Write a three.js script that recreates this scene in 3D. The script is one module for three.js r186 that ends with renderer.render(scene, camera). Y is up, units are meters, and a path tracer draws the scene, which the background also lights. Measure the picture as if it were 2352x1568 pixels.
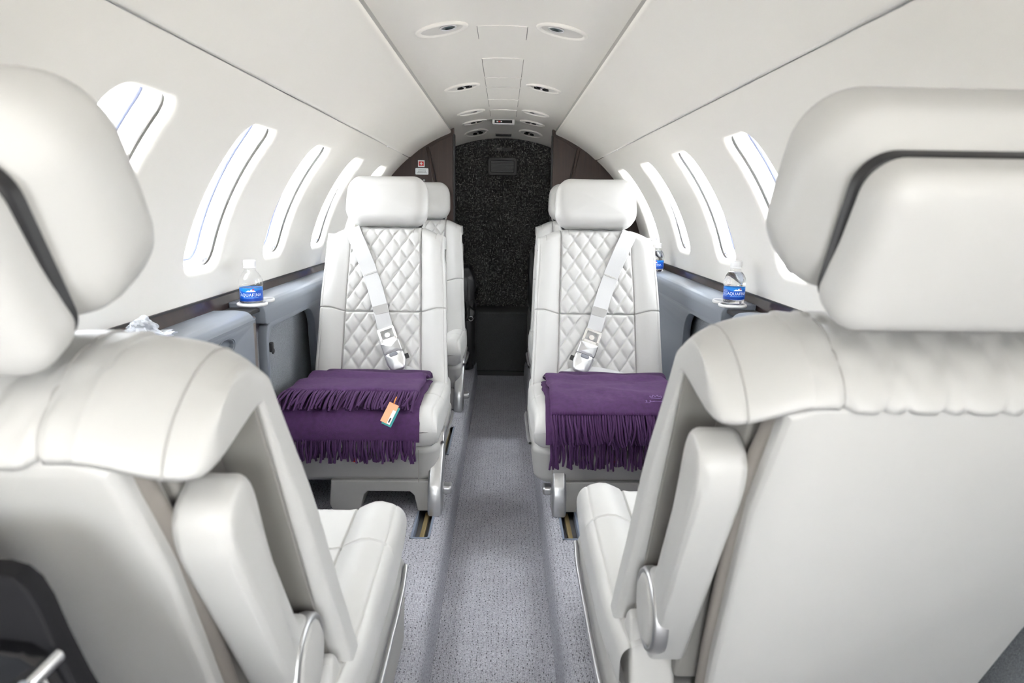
import * as THREE from 'three';
import { RoundedBoxGeometry } from 'three/addons/geometries/RoundedBoxGeometry.js';
import { mergeGeometries, mergeVertices, toCreasedNormals } from 'three/addons/utils/BufferGeometryUtils.js';
import { ImprovedNoise } from 'three/addons/math/ImprovedNoise.js';

// ------------------------------------------------------------------ camera, sky, exposure
const scene = new THREE.Scene();
const rad = THREE.MathUtils.degToRad;
const camera = new THREE.PerspectiveCamera(53.13, 1.5, 0.02, 400);
camera.filmGauge = 36;
camera.position.set(0.012, 1.02, 0);
camera.rotation.order = 'YXZ';
camera.rotation.set(rad(-11.103), rad(-0.773), rad(0.85));
camera.focus = 2.35;
camera.userData.fStop = 6.3;
scene.add(camera);
scene.background = new THREE.Color(0.93, 0.97, 1.0);          // bright overcast sky
scene.backgroundIntensity = 9.0;

const renderer = new THREE.WebGLRenderer({ antialias: true });
renderer.toneMapping = THREE.LinearToneMapping;
renderer.toneMappingExposure = 2.45;
renderer.shadowMap.enabled = true;

// ------------------------------------------------------------------ helpers
let seed = 7;
const rnd = () => { seed = (seed * 1664525 + 1013904223) >>> 0; return seed / 4294967296; };
const rr = (a, b) => a + (b - a) * rnd();
const noise = new ImprovedNoise();
const clamp = THREE.MathUtils.clamp, lerp = THREE.MathUtils.lerp;
const sst = (a, b, x) => { const t = clamp((x - a) / (b - a), 0, 1); return t * t * (3 - 2 * t); };
const V = (x, y, z) => new THREE.Vector3(x, y, z);
const taken = new Set();
function numbered(name) {
  if (!taken.has(name)) { taken.add(name); return name; }
  for (let i = 1; ; i++) { const n = name + '_' + String(i).padStart(3, '0'); if (!taken.has(n)) { taken.add(n); return n; } }
}
function tag(o, label, category, group) { o.userData.label = label; o.userData.category = category; if (group) o.userData.group = group; return o; }
function thing(name, label, category, [x, y, z] = [0, 0, 0], turn = 0, group) {
  const o = new THREE.Group(); o.name = numbered(name); scene.add(o); o.position.set(x, y, z); o.rotation.y = turn;
  return tag(o, label, category, group);
}
function struct(name, label) { const o = new THREE.Group(); o.name = numbered(name); scene.add(o); o.userData.kind = 'structure'; if (label) { o.userData.label = label; o.userData.category = name.split('_')[0]; } return o; }
function obj(name, geo, mat, parent) {
  const g = Array.isArray(geo) ? merge(geo) : geo;
  const m = new THREE.Mesh(g, mat); m.name = parent === scene ? numbered(name) : name; parent.add(m); return m;
}
function merge(list) {
  const l = list.map((g) => { let h = g.index ? g.toNonIndexed() : g; for (const k of Object.keys(h.attributes)) if (!['position', 'normal', 'uv'].includes(k)) h.deleteAttribute(k); if (!h.attributes.uv) h.setAttribute('uv', new THREE.BufferAttribute(new Float32Array(h.attributes.position.count * 2), 2)); return h; });
  return mergeGeometries(l, false);
}
const box = (w, h, d, x = 0, y = 0, z = 0, r = 0) => { const g = r ? new RoundedBoxGeometry(w, h, d, 3, r) : new THREE.BoxGeometry(w, h, d); g.translate(x, y, z); return g; };
const cyl = (r1, r2, h, n = 24) => new THREE.CylinderGeometry(r1, r2, h, n);
function grid(nu, nv, f, closeU = false, uvf) {            // f(i, j) -> Vector3 ; i over nu, j over nv
  const p = [], uv = [], idx = [];
  for (let j = 0; j < nv; j++) for (let i = 0; i < nu; i++) { const q = f(i, j); p.push(q.x, q.y, q.z); const t = uvf ? uvf(i, j, q) : [i / nu, j / nv]; uv.push(t[0], t[1]); }
  const mi = closeU ? nu : nu - 1;
  for (let j = 0; j < nv - 1; j++) for (let i = 0; i < mi; i++) { const a = j * nu + i, b = j * nu + (i + 1) % nu, c = a + nu, d = b + nu; idx.push(a, b, d, a, d, c); }
  const g = new THREE.BufferGeometry(); g.setAttribute('position', new THREE.Float32BufferAttribute(p, 3)); g.setAttribute('uv', new THREE.Float32BufferAttribute(uv, 2)); g.setIndex(idx); g.computeVertexNormals(); return g;
}
// soft block: rounded-rect outline (w x h, corner rc) swept through depth d with edge radius re and domed faces; optional warp
function puff(w, h, d, rc, re, dome = 0.004, warp, n = 12, edge = null) {
  const outline = [];
  const hw = w / 2, hh = h / 2;
  const corner = [[1, 1, 0], [-1, 1, 90], [-1, -1, 180], [1, -1, 270]];
  for (const [sx, sy, a0] of corner) {
    for (let k = 0; k <= n; k++) { const a = rad(a0 + 90 * k / n); outline.push([sx * (hw - rc) + rc * Math.cos(a), sy * (hh - rc) + rc * Math.sin(a), Math.cos(a), Math.sin(a)]); }
    const [nx, ny] = [[-1, 1], [-1, -1], [1, -1], [1, 1]][corner.findIndex((c) => c[2] === a0)];
    const last = outline[outline.length - 1], ex = nx * (hw - (last[2] === 0 || Math.abs(last[2]) < 1e-6 ? rc : 0)), vertical = Math.abs(last[2]) > 0.5;
    for (let k = 1; k < 6; k++) { const t = k / 6; outline.push(vertical ? [last[0], lerp(last[1], -last[1], t), last[2], last[3]] : [lerp(last[0], -last[0], t), last[1], last[2], last[3]]); }
  }
  const layers = [];
  const K = [0.001, 0.25, 0.5, 0.72, 0.88];
  for (const k of K) layers.push([k, 0, -d / 2 - dome * (1 - k * k)]);
  if (edge) for (const [inset, z] of edge) layers.push([1, inset, z]); else for (let k = 0; k <= 6; k++) { const a = rad(90 * k / 6); layers.push([1, re - re * Math.sin(a), -d / 2 + re - re * Math.cos(a)]); }
  for (let k = 0; k <= 6; k++) { const a = rad(90 * k / 6); layers.push([1, re - re * Math.cos(a), d / 2 - re + re * Math.sin(a)]); }
  for (const k of [...K].reverse()) layers.push([k, 0, d / 2 + dome * (1 - k * k)]);
  return grid(outline.length, layers.length, (i, j) => {
    const [x, y, nx, ny] = outline[i], [k, inset, z] = layers[j];
    const s = k < 1 ? k : 1, ii = k < 1 ? re : inset;
    const p = V((x - nx * ii) * s, (y - ny * ii) * s, z);
    return warp ? warp(p) : p;
  }, true, (i, j, q) => [q.x + q.z * 0.5, q.y + q.z * 0.5]);
}
// pad: rings across x, lofted along v (see seat); maps (x, v, w) -> Vector3
function pad({ xs, rxs, vs, W, front, rear, n = 6, end, place }) {
  const ring = [...xs.map((x) => [x, 1]), ...rxs.map((x) => [x, -1])];
  return grid(ring.length, vs.length, (i, j) => {
    const [xn, s] = ring[i], v = vs[j], X = xn * W(v), e = Math.pow(Math.max(0, 1 - Math.pow(Math.abs(xn), n)), 1 / n) * end(v);
    const wf = front(X, v), wr = rear(X, v), m = (wf + wr) / 2;
    return place(X, v, m + s * (wf - wr) / 2 * e);
  }, true, (i, j) => [ring[i][0] * W(vs[j]), vs[j]]);
}
function ribbon(points, normals, side, width, thick, uvScale = 1) {       // strap along points; side = across vectors
  const n = points.length;
  const ringAt = (i) => { const s = side[i].clone().multiplyScalar(width / 2), t = normals[i].clone().multiplyScalar(thick), p = points[i];
    return [p.clone().sub(s), p.clone().sub(s.clone().multiplyScalar(0.97)).add(t), p.clone().add(s.clone().multiplyScalar(0.97)).add(t), p.clone().add(s)]; };
  const rings = points.map((_, i) => ringAt(i));
  const g = grid(4, n, (i, j) => rings[j][i], true, (i, j) => [i * 0.3, j / n * uvScale]);
  return toCreasedNormals(g, 0.6);
}
const tube = (pts, r, seg = 24, rs = 8, closed = false) => new THREE.TubeGeometry(new THREE.CatmullRomCurve3(pts.map((p) => p.isVector3 ? p : V(...p)), closed), seg, r, rs, closed);
function shapeOf(pts) { const s = new THREE.Shape(); pts.forEach(([x, y], i) => i ? s.lineTo(x, y) : s.moveTo(x, y)); return s; }
function rrect(x0, y0, x1, y1, r, cls = THREE.Shape) {
  const s = new cls(); s.moveTo(x0 + r, y0); s.lineTo(x1 - r, y0); s.absarc(x1 - r, y0 + r, r, -Math.PI / 2, 0); s.lineTo(x1, y1 - r); s.absarc(x1 - r, y1 - r, r, 0, Math.PI / 2); s.lineTo(x0 + r, y1); s.absarc(x0 + r, y1 - r, r, Math.PI / 2, Math.PI); s.lineTo(x0, y0 + r); s.absarc(x0 + r, y0 + r, r, Math.PI, 1.5 * Math.PI); return s;
}
function mirror(g, s) {          // mirror in x keeping faces outward
  if (s > 0) return g; g.scale(-1, 1, 1); if (g.index) g = g.toNonIndexed();
  for (const k of Object.keys(g.attributes)) { const a = g.attributes[k], n = a.itemSize; for (let i = 0; i < a.count; i += 3) for (let c = 0; c < n; c++) { const t = a.array[(i + 1) * n + c]; a.array[(i + 1) * n + c] = a.array[(i + 2) * n + c]; a.array[(i + 2) * n + c] = t; } }
  return g;
}
const extrude = (s, depth, bevel = 0, seg = 3, cs = 10) => new THREE.ExtrudeGeometry(s, { depth, bevelEnabled: bevel > 0, bevelSize: bevel, bevelThickness: bevel, bevelOffset: -bevel, bevelSegments: seg, curveSegments: cs });
const uvFrom = (g, f) => { const p = g.attributes.position, u = new Float32Array(p.count * 2); for (let i = 0; i < p.count; i++) { const t = f(p.getX(i), p.getY(i), p.getZ(i)); u[2 * i] = t[0]; u[2 * i + 1] = t[1]; } g.setAttribute('uv', new THREE.BufferAttribute(u, 2)); return g; };

// ------------------------------------------------------------------ textures
function dataTex(n, f, srgb, m = n) {
  const d = new Uint8Array(n * m * 4);
  for (let y = 0; y < m; y++) for (let x = 0; x < n; x++) { const c = f(x, y), o = (y * n + x) * 4; d[o] = c[0]; d[o + 1] = c[1]; d[o + 2] = c[2]; d[o + 3] = 255; }
  const t = new THREE.DataTexture(d, n, m); t.wrapS = t.wrapT = THREE.RepeatWrapping; t.magFilter = THREE.LinearFilter; t.minFilter = THREE.LinearMipmapLinearFilter; if (srgb) t.colorSpace = THREE.SRGBColorSpace; t.needsUpdate = true; return t;
}
const hash = (x, y, s = 0) => { let h = (x * 374761393 + y * 668265263 + s * 974711) | 0; h = Math.imul(h ^ (h >>> 13), 1274126177); return ((h ^ (h >>> 16)) >>> 0) / 4294967296; };
// carpet: grey loop pile with columns of short dark flecks along the cabin; 1024 px = 0.5 m
const carpetN = 1024, carpetH = new Float32Array(carpetN * carpetN), carpetF = new Float32Array(carpetN * carpetN);
{
  for (let y = 0; y < carpetN; y++) for (let x = 0; x < carpetN; x++) {
    const loop = 0.5 + 0.5 * Math.cos(x / 8 * 2 * Math.PI) * 0.22 + 0.5 * hash(x >> 2, y >> 2, 1) + 0.2 * hash(x >> 1, y >> 1, 2) + 0.15 * hash(x, y, 3) - 0.3;
    carpetH[y * carpetN + x] = loop;
  }
  for (let c = 0; c < 42; c++) {
    let y = Math.floor(rnd() * 10); const x0 = (c + 0.5) * carpetN / 42;
    while (y < carpetN) {
      const len = 4 + Math.floor(rnd() * 10), w = 3 + Math.floor(rnd() * 3), off = Math.round((rnd() - 0.5) * 13), keep = rnd() < 0.84;
      if (keep) { const s = 0.55 + 0.45 * rnd(); let drift = 0; for (let k = 0; k < len; k++) { drift += (rnd() - 0.5) * 1.8; for (let i = 0; i < w; i++) { const xx = (Math.round(x0 + off + i + drift + (rnd() - 0.5) * 0.9) + carpetN) % carpetN, yy = (y + k) % carpetN; carpetF[yy * carpetN + xx] = s * (0.75 + 0.25 * rnd()); } } }
      y += len + 5 + Math.floor(rnd() * 15);
    }
  }
}
const carpetTex = dataTex(carpetN, (x, y) => {
  const i = y * carpetN + x, l = carpetH[i], f = carpetF[i], big = noise.noise(x / 170, y / 170, 3) * 5;
  const b = 120 + l * 66 + (hash(x >> 1, y, 9) - 0.5) * 34 + (hash(x >> 3, y >> 3, 12) - 0.5) * 16 + big, k = 1 - 0.82 * f;
  return [b * k * 0.985, b * k * 0.985, b * k * 1.03].map((q) => clamp(q, 0, 255));
}, true);
const carpetBump = dataTex(carpetN, (x, y) => { const q = clamp((carpetH[y * carpetN + x] * 0.8 + 0.2 - 0.3 * carpetF[y * carpetN + x]) * 255, 0, 255); return [q, q, q]; });
// tweed: black weave with pale broken threads; 1024 px = 1 m
const tweed = new Float32Array(1024 * 1024);
for (let k = 0; k < 21000; k++) {
  const vert = rnd() < 0.55, x0 = Math.floor(rnd() * 170) * 6 + 1, y0 = Math.floor(rnd() * 170) * 6 + 1, len = 3 + Math.floor(rnd() * (rnd() < 0.25 ? 16 : 6)), s = 0.25 + 0.75 * rnd() * rnd();
  for (let a = 0; a < len; a++) for (let b = 0; b < 3; b++) { const x = (x0 + (vert ? b : a)) % 1024, y = (y0 + (vert ? a : b)) % 1024; tweed[y * 1024 + x] = Math.max(tweed[y * 1024 + x], s * (b === 1 ? 1 : 0.6)); }
}
const tweedTex = dataTex(1024, (x, y) => { const s = tweed[y * 1024 + x], b = 30 + 22 * hash(x >> 1, y >> 1, 4); return [b + s * 190, b + s * 187, b + 1 + s * 180].map((q) => clamp(q, 0, 255)); }, true);
const tweedBump = dataTex(1024, (x, y) => { const q = 90 + tweed[y * 1024 + x] * 120 + 40 * hash(x >> 1, y >> 1, 5); return [q, q, q].map((v) => clamp(v, 0, 255)); });
// felt: fine mottled wool
const feltTex = dataTex(512, (x, y) => { const b = 146 + (hash(x, y, 1) - 0.5) * 46 + (hash(x >> 1, y >> 1, 2) - 0.5) * 40 + (hash(x >> 2, y, 7) - 0.5) * 22; return [b * 0.97, b, b * 1.03].map((q) => clamp(q, 0, 255)); }, true);
const feltBump = dataTex(512, (x, y) => { const q = 255 * (0.6 * hash(x >> 1, y >> 1, 3) + 0.4 * hash(x, y, 6)); return [q, q, q]; });
// leather grain
const grainBump = dataTex(512, (x, y) => { const q = 128 + 90 * noise.noise(x / 5, y / 5, 1) + 60 * noise.noise(x / 2.3, y / 2.3, 5); return [q, q, q].map((v) => clamp(v, 0, 255)); });
// dark wood veneer, grain along v
const woodTex = dataTex(512, (x, y) => {
  const w = noise.noise(x / 60, y / 380, 2), line = noise.noise(x / 3.2 + w * 5, y / 160, 8), fine = noise.noise(x / 1.4, y / 40, 4), band = noise.noise(x / 24 + w * 3, y / 300, 6);
  const b = 0.5 + 0.28 * line + 0.16 * fine + 0.25 * band; return [34 + 34 * b, 24 + 24 * b, 21 + 21 * b].map((q) => clamp(q, 0, 255));
}, true);
// wool twill of the blankets
const woolBump = dataTex(512, (x, y) => { const q = 128 + 60 * Math.sin((x + y) / 512 * 2 * Math.PI * 64) + 70 * (hash(x, y, 3) - 0.5) + 60 * (hash(x >> 1, y >> 1, 2) - 0.5); return [q, q, q].map((v) => clamp(v, 0, 255)); });
const woolTex = dataTex(512, (x, y) => { const b = 0.86 + 0.28 * hash(x >> 1, y >> 1, 8) * hash(x, y, 5) + 0.1 * noise.noise(x / 30, y / 30, 2); return [76 * b, 42 * b, 89 * b].map((q) => clamp(q, 0, 255)); }, true);
const brushBump = dataTex(256, (x, y) => { const q = 128 + 90 * (hash(x, 3, 3) - 0.5) + 20 * (hash(x, y, 2) - 0.5); return [q, q, q]; });
const rep = (t, u, v = u) => { const c = t.clone(); c.repeat.set(u, v); c.needsUpdate = true; return c; };

// ------------------------------------------------------------------ materials
const col = (r, g, b) => new THREE.Color().setRGB(r, g, b);
const std = (name, color, roughness, extra = {}) => { const m = new THREE.MeshPhysicalMaterial({ color, roughness, ...extra }); m.name = name; return m; };
const M = {
  liner: std('ivory_liner', col(0.885, 0.86, 0.815), 0.42, { specularIntensity: 0.6 }),
  linerIn: std('white_reveal', col(0.86, 0.86, 0.86), 0.35),
  frame: std('window_frame', col(0.74, 0.75, 0.78), 0.3),
  cavity: std('bare_aluminium', col(0.30, 0.31, 0.32), 0.6),
  seal_and_gap_shade: std('blue_grey_rubber', col(0.16, 0.18, 0.27), 0.6),
  skin: std('fuselage_skin', col(0.75, 0.75, 0.75), 0.5),
  glass: std('window_glass', col(1, 1, 1), 0.02, { transmission: 1, thickness: 0, ior: 1.45 }),
  leather: std('grey_leather', col(0.545, 0.538, 0.525), 0.40, { bumpMap: rep(grainBump, 14), bumpScale: 0.00012, specularIntensity: 0.75 }),
  leatherBack: std('grey_leather_trim', col(0.50, 0.492, 0.478), 0.45, { bumpMap: rep(grainBump, 14), bumpScale: 0.0001 }),
  thread: std('seam_thread', col(0.42, 0.41, 0.40), 0.7),
  shellGrey: std('grey_shell', col(0.30, 0.294, 0.282), 0.5),
  grooveShade: std('groove_shade_grey', col(0.36, 0.355, 0.345), 0.5),  // ceiling panel edge toned down: groove shade put into the colour
  welt: std('taupe_welt', col(0.33, 0.30, 0.27), 0.6, { bumpMap: rep(grainBump, 20), bumpScale: 0.0003 }),
  recess: std('shade_and_joint_grey', col(0.24, 0.23, 0.215), 0.6),  // leather darkened to carry the armrest recess shade; also colours joint strips
  silver: std('brushed_silver', col(0.50, 0.50, 0.505), 0.34, { metalness: 0.9, bumpMap: rep(brushBump, 20), bumpScale: 0.0001 }),
  darkLens: std('dark_lens', col(0.06, 0.09, 0.10), 0.1, { clearcoat: 1 }),
  chrome: std('chrome', col(0.85, 0.85, 0.86), 0.12, { metalness: 1 }),
  satin: std('satin_metal', col(0.7, 0.7, 0.71), 0.32, { metalness: 0.85 }),
  notch: std('grey_button', col(0.26, 0.27, 0.30), 0.4),
  shadeGrey: std('dark_grey_knob', col(0.12, 0.125, 0.135), 0.5),
  brass: std('brass_track', col(0.46, 0.36, 0.18), 0.4, { metalness: 0.8 }),
  black: std('black_plastic', col(0.012, 0.012, 0.014), 0.5),
  blackGloss: std('black_gloss', col(0.01, 0.01, 0.012), 0.15, { clearcoat: 0.5, clearcoatRoughness: 0.1, specularIntensity: 0.5 }),
  ledge: std('blue_grey_plastic', col(0.20, 0.222, 0.258), 0.38, { specularIntensity: 0.8 }),
  taupe: std('taupe_leather', col(0.20, 0.175, 0.16), 0.5, { bumpMap: rep(grainBump, 14), bumpScale: 0.0002 }),
  carpet: std('carpet', col(1, 1, 1), 0.95, { map: rep(carpetTex, 2), bumpMap: rep(carpetBump, 2), bumpScale: 0.0025 }),
  felt: std('wall_felt', col(1, 1, 1), 0.95, { map: rep(feltTex, 4), bumpMap: rep(feltBump, 4), bumpScale: 0.001 }),
  tweed: std('tweed', col(1, 1, 1), 0.95, { map: tweedTex, bumpMap: tweedBump, bumpScale: 0.002 }),
  darkCarpet: std('dark_carpet', col(0.16, 0.155, 0.15), 0.95, { map: rep(feltTex, 3), bumpMap: rep(feltBump, 3), bumpScale: 0.001 }),
  wood: std('dark_wood', col(0.8, 0.8, 0.8), 0.4, { map: rep(woodTex, 2.2, 1.4), clearcoat: 0.45, clearcoatRoughness: 0.04, specularIntensity: 0.3 }),
  woodMatt: std('dark_wood_satin', col(1, 1, 1), 0.42, { map: rep(woodTex, 2.2, 1.4), clearcoat: 0.25, clearcoatRoughness: 0.3, specularIntensity: 0.4 }),
  wool: std('purple_wool', col(1, 1, 1), 0.95, { map: rep(woolTex, 5), bumpMap: rep(woolBump, 5), bumpScale: 0.0012, sheen: 0.2, sheenColor: col(0.30, 0.16, 0.36), sheenRoughness: 0.5 }),
  tassel: std('purple_fringe', col(0.056, 0.018, 0.076), 0.95, { sheen: 0.2, sheenColor: col(0.30, 0.16, 0.36), sheenRoughness: 0.5 }),
  webbing: std('belt_webbing', col(0.58, 0.58, 0.585), 0.45, { bumpMap: rep(brushBump, 2, 30), bumpScale: 0.0003 }),
  white: std('white_plastic', col(0.82, 0.82, 0.82), 0.4),
  concrete: std('apron_concrete', col(0.80, 0.74, 0.65), 0.9),
  bluegrey: std('track_lining', col(0.17, 0.20, 0.26), 0.7),
};

// ------------------------------------------------------------------ cabin shell
const R = 0.81, YC = 0.66, PITCH = 0.57, WZ = [-1.25, -1.82, -2.39, -2.96, -3.53];
const onArc = (side, th, r, z) => V(side * r * Math.cos(th), YC + r * Math.sin(th), z);
const W_TH = rad(27.8), W_HT = rad(14.3), W_HZ = 0.105;      // window half sizes on the wall
const LOW = rad(-50), LIN = rad(-6), SEAM = rad(50.4), GROOVE = rad(69.4);
// a wall cell with a rounded window hole: square perimeter points morph into the hole outline
function cellPoints() { const p = []; const n = 20; for (let s = 0; s < 4; s++) for (let k = 0; k < n; k++) { const t = -1 + 2 * k / n; p.push([[t, -1], [1, t], [-t, 1], [-1, -t]][s]); } return p; }
const CELL = cellPoints();
const holePoint = ([a, b], hz, hs, r) => { let x = a * hz, y = b * hs; const cx = Math.sign(x) * (hz - r), cy = Math.sign(y) * (hs - r); if (Math.abs(x) > hz - r && Math.abs(y) > hs - r) { const dx = x - cx, dy = y - cy, l = Math.hypot(dx, dy) || 1; x = cx + dx / l * r; y = cy + dy / l * r; } return [x, y]; };
const HS = W_HT * R;                                          // half arc length of a window
function wallCell(side, zc, th0, th1, r, layers, hz = W_HZ, hs = HS, rc = 0.045) {
  // layers: list of [t from hole (0) to rectangle (1), radial offset, inset of the hole]
  return grid(CELL.length, layers.length, (i, j) => {
    const [t, dr, grow] = layers[j], h = holePoint(CELL[i], hz + grow, hs + grow, rc + grow);
    const q = [CELL[i][0] * PITCH / 2, CELL[i][1] > 0 ? CELL[i][1] * (th1 - W_TH) * R : CELL[i][1] * (W_TH - th0) * R];
    const x = lerp(h[0], q[0], t), y = lerp(h[1], q[1], t);
    return onArc(side, W_TH + y / R, r + dr, zc + x);
  }, true, (i, j, q) => [q.z, q.y]);
}
const fillet = (rad0, n) => Array.from({ length: n + 1 }, (_, k) => { const a = Math.PI / 2 * (1 - k / n); return [0, rad0 * Math.sin(a) * 1 - 0 + 0, rad0 - rad0 * Math.cos(Math.PI / 2 - a) * 0 - rad0 * Math.cos(Math.PI / 2 - (Math.PI / 2 - a))]; });
const lip = []; { const q = 0.02; for (let k = 0; k <= 6; k++) { const a = Math.PI / 2 * k / 6; lip.push([0, q * (1 - Math.sin(a)), q * (1 - Math.cos(a))]); } }
const spread = [0.04, 0.1, 0.2, 0.35, 0.5, 0.65, 0.8, 0.9, 1].map((t) => [t, 0, 0.02]);
const wallLayers = [...lip, ...spread];
const arcStrip = (side, th0, th1, z0, z1, r, n = 16, m = 2) => grid(n + 1, m, (i, j) => onArc(side, lerp(th0, th1, i / n), r, lerp(z0, z1, j / (m - 1))), false, (i, j, q) => [q.z, q.y]);

const ground = obj('ground', new THREE.PlaneGeometry(120, 120).rotateX(-Math.PI / 2).translate(0, -1.25, 0), M.concrete, scene);
ground.userData.kind = 'structure'; tag(ground, 'pale concrete apron outside the aircraft', 'ground');

for (const side of [-1, 1]) {
  const nm = side < 0 ? 'left' : 'right';
  const w = struct('wall_' + nm, side < 0 ? 'ivory curved cabin wall above the ledge with one bottle' : 'ivory curved cabin wall above the ledge with two bottles');
  const cells = WZ.map((zc) => wallCell(side, zc, LIN, SEAM - rad(0.35), R, wallLayers));
  const plain = [arcStrip(side, LIN, SEAM - rad(0.35), -3.815, -4.42, R, 24)];
  if (side < 0) plain.push(arcStrip(side, LIN, SEAM - rad(0.35), -0.965, 1.3, R, 24));
  else plain.push(arcStrip(side, LIN, SEAM - rad(0.35), -0.965, 0.48, R, 24), arcStrip(side, LIN, SEAM - rad(0.35), 0.85, 1.3, R, 24), arcStrip(side, rad(44), SEAM - rad(0.35), 0.48, 0.85, R, 6));
  obj('lining', [...cells, ...plain], M.liner, w);
  // outer skin
  const RO = R + 0.105, skin = WZ.map((zc) => wallCell(side, zc, LOW, SEAM, RO, [[0, 0, -0.012], [0.3, 0, -0.012], [0.65, 0, 0], [1, 0, 0]]));
  const skinPlain = [arcStrip(side, LOW, SEAM, -3.815, -4.6, RO, 20)];
  if (side < 0) skinPlain.push(arcStrip(side, LOW, SEAM, -0.965, 2.2, RO, 20));
  else skinPlain.push(arcStrip(side, LOW, SEAM, -0.965, 0.48, RO, 20), arcStrip(side, LOW, SEAM, 0.85, 2.2, RO, 20), arcStrip(side, rad(44), SEAM, 0.48, 0.85, RO, 6));
  skinPlain.push(arcStrip(side, SEAM, rad(90), -4.6, 2.2, RO, 16), arcStrip(side, rad(-90), LOW, -4.6, 2.2, RO, 16));
  obj('outer_skin', [...skin, ...skinPlain], M.skin, w);
  if (side > 0) {   // door jambs of the entry opening (behind the camera)
    obj('door_jamb', [0.48, 0.85].map((z) => grid(17, 2, (i, j) => onArc(side, lerp(LOW, rad(44), i / 16), j ? RO : R, z))).concat([grid(2, 2, (i, j) => onArc(side, rad(44), j ? RO : R, i ? 0.85 : 0.48))]), M.liner, w);
  }
  // ceiling side panel with a returned edge
  const rg = [[SEAM - rad(0.33), 0.005], [SEAM - rad(0.12), 0.0025], [SEAM + rad(0.15), -0.001], [SEAM + rad(0.6), -0.002]];
  for (let k = 1; k <= 18; k++) rg.push([lerp(SEAM + rad(0.6), GROOVE - rad(1.0), k / 18), -0.002 + 0.002 * Math.min(1, k / 4)]);
  rg.push([GROOVE - rad(0.55), 0.0008], [GROOVE - rad(0.22), 0.0035], [GROOVE, 0.009]);
  const cp = obj('ceiling_panel', grid(rg.length, 2, (i, j) => onArc(side, rg[i][0], R + rg[i][1], j ? 1.3 : (-3.94)), false, (i, j, q) => [q.z, q.x]), M.liner, w);
  obj('groove_shade_edge', grid(3, 2, (i, j) => onArc(side, GROOVE + rad([0, 0.12, 0.25][i]), R + [0.009, 0.02, 0.05][i], j ? 1.3 : -3.94)), M.grooveShade, w);  // return face of the panel, painted grey as the shade in the groove
  // rear side ceiling beyond the bulkhead
  obj('aft_ceiling_panel', arcStrip(side, SEAM, GROOVE + rad(1), -3.94, -4.42, R + 0.03, 10), M.liner, w);
  // dark wood rail under the wall
  const prof = [[0.788, 0.716], [0.7995, 0.758], [0.8065, 0.758], [0.8065, 0.716]];
  const rail = mirror(extrude(shapeOf(prof), 3.55, 0), side); rail.translate(0, 0, -3.88);
  uvFrom(rail, (x, y, z) => [z * 0.25, y * 1.2]);
  obj('wood_rail', rail, M.wood, w);
  let cap = extrude(shapeOf([[0.7965, 0.7575], [0.7965, 0.7625], [0.808, 0.7625], [0.808, 0.7575]]), 3.55, 0); cap = mirror(cap, side); cap.translate(0, 0, -3.88);
  obj('rail_trim', cap, M.black, w);
}
// windows
let wn = 0;
for (const side of [-1, 1]) for (const zc of WZ) {
  const w = struct('window_' + (++wn)); w.userData.label = 'tall rounded cabin window, bright outside'; w.userData.category = 'window';
  const g0 = [[0, 0.0275, 0.005], [0, 0.0285, 0], [0, 0.06, -0.001], [0, 0.068, -0.003], [0, 0.072, -0.010], [0, 0.0735, -0.014], [0, 0.082, -0.0155], [0, 0.106, -0.016]];
  obj('reveal', wallCell(side, zc, LOW, SEAM, R, g0.slice(0, 4)), M.linerIn, w);
  obj('pane_frame', wallCell(side, zc, LOW, SEAM, R, g0.slice(3)), M.frame, w);
  obj('pane_gasket', wallCell(side, zc, LOW, SEAM, R, [[0, 0.0645, -0.0022], [0, 0.0645, -0.0048], [0, 0.0672, -0.0055]]), M.seal_and_gap_shade, w);
  { const hz = zc - W_HZ + 0.035, q = onArc(side, W_TH - W_HT + rad(0.35), R + 0.030, hz), u = onArc(side, W_TH - W_HT + rad(0.35), R + 0.04, hz).sub(q).normalize(); const lt = box(0.006, 0.010, 0.016, 0, 0, 0, 0.002); lt.rotateZ(Math.atan2(u.y, u.x)); lt.translate(q.x, q.y + 0.004, q.z); obj('shade_latch', lt, M.frame, w); const lk = box(0.004, 0.005, 0.006, 0, 0, 0); lk.translate(q.x - side * 0.004, q.y + 0.008, q.z - 0.012); obj('latch_pin', lk, M.seal_and_gap_shade, w); }
  const rings = [1, 0.7, 0.35, 0.001];
  obj('pane', grid(CELL.length, rings.length, (i, j) => { const h = holePoint(CELL[i], W_HZ - 0.0145, HS - 0.0145, 0.031), k = rings[j]; return onArc(side, W_TH + h[1] * k / R, R + 0.078, zc + h[0] * k); }, true), M.glass, w);
}
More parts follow.
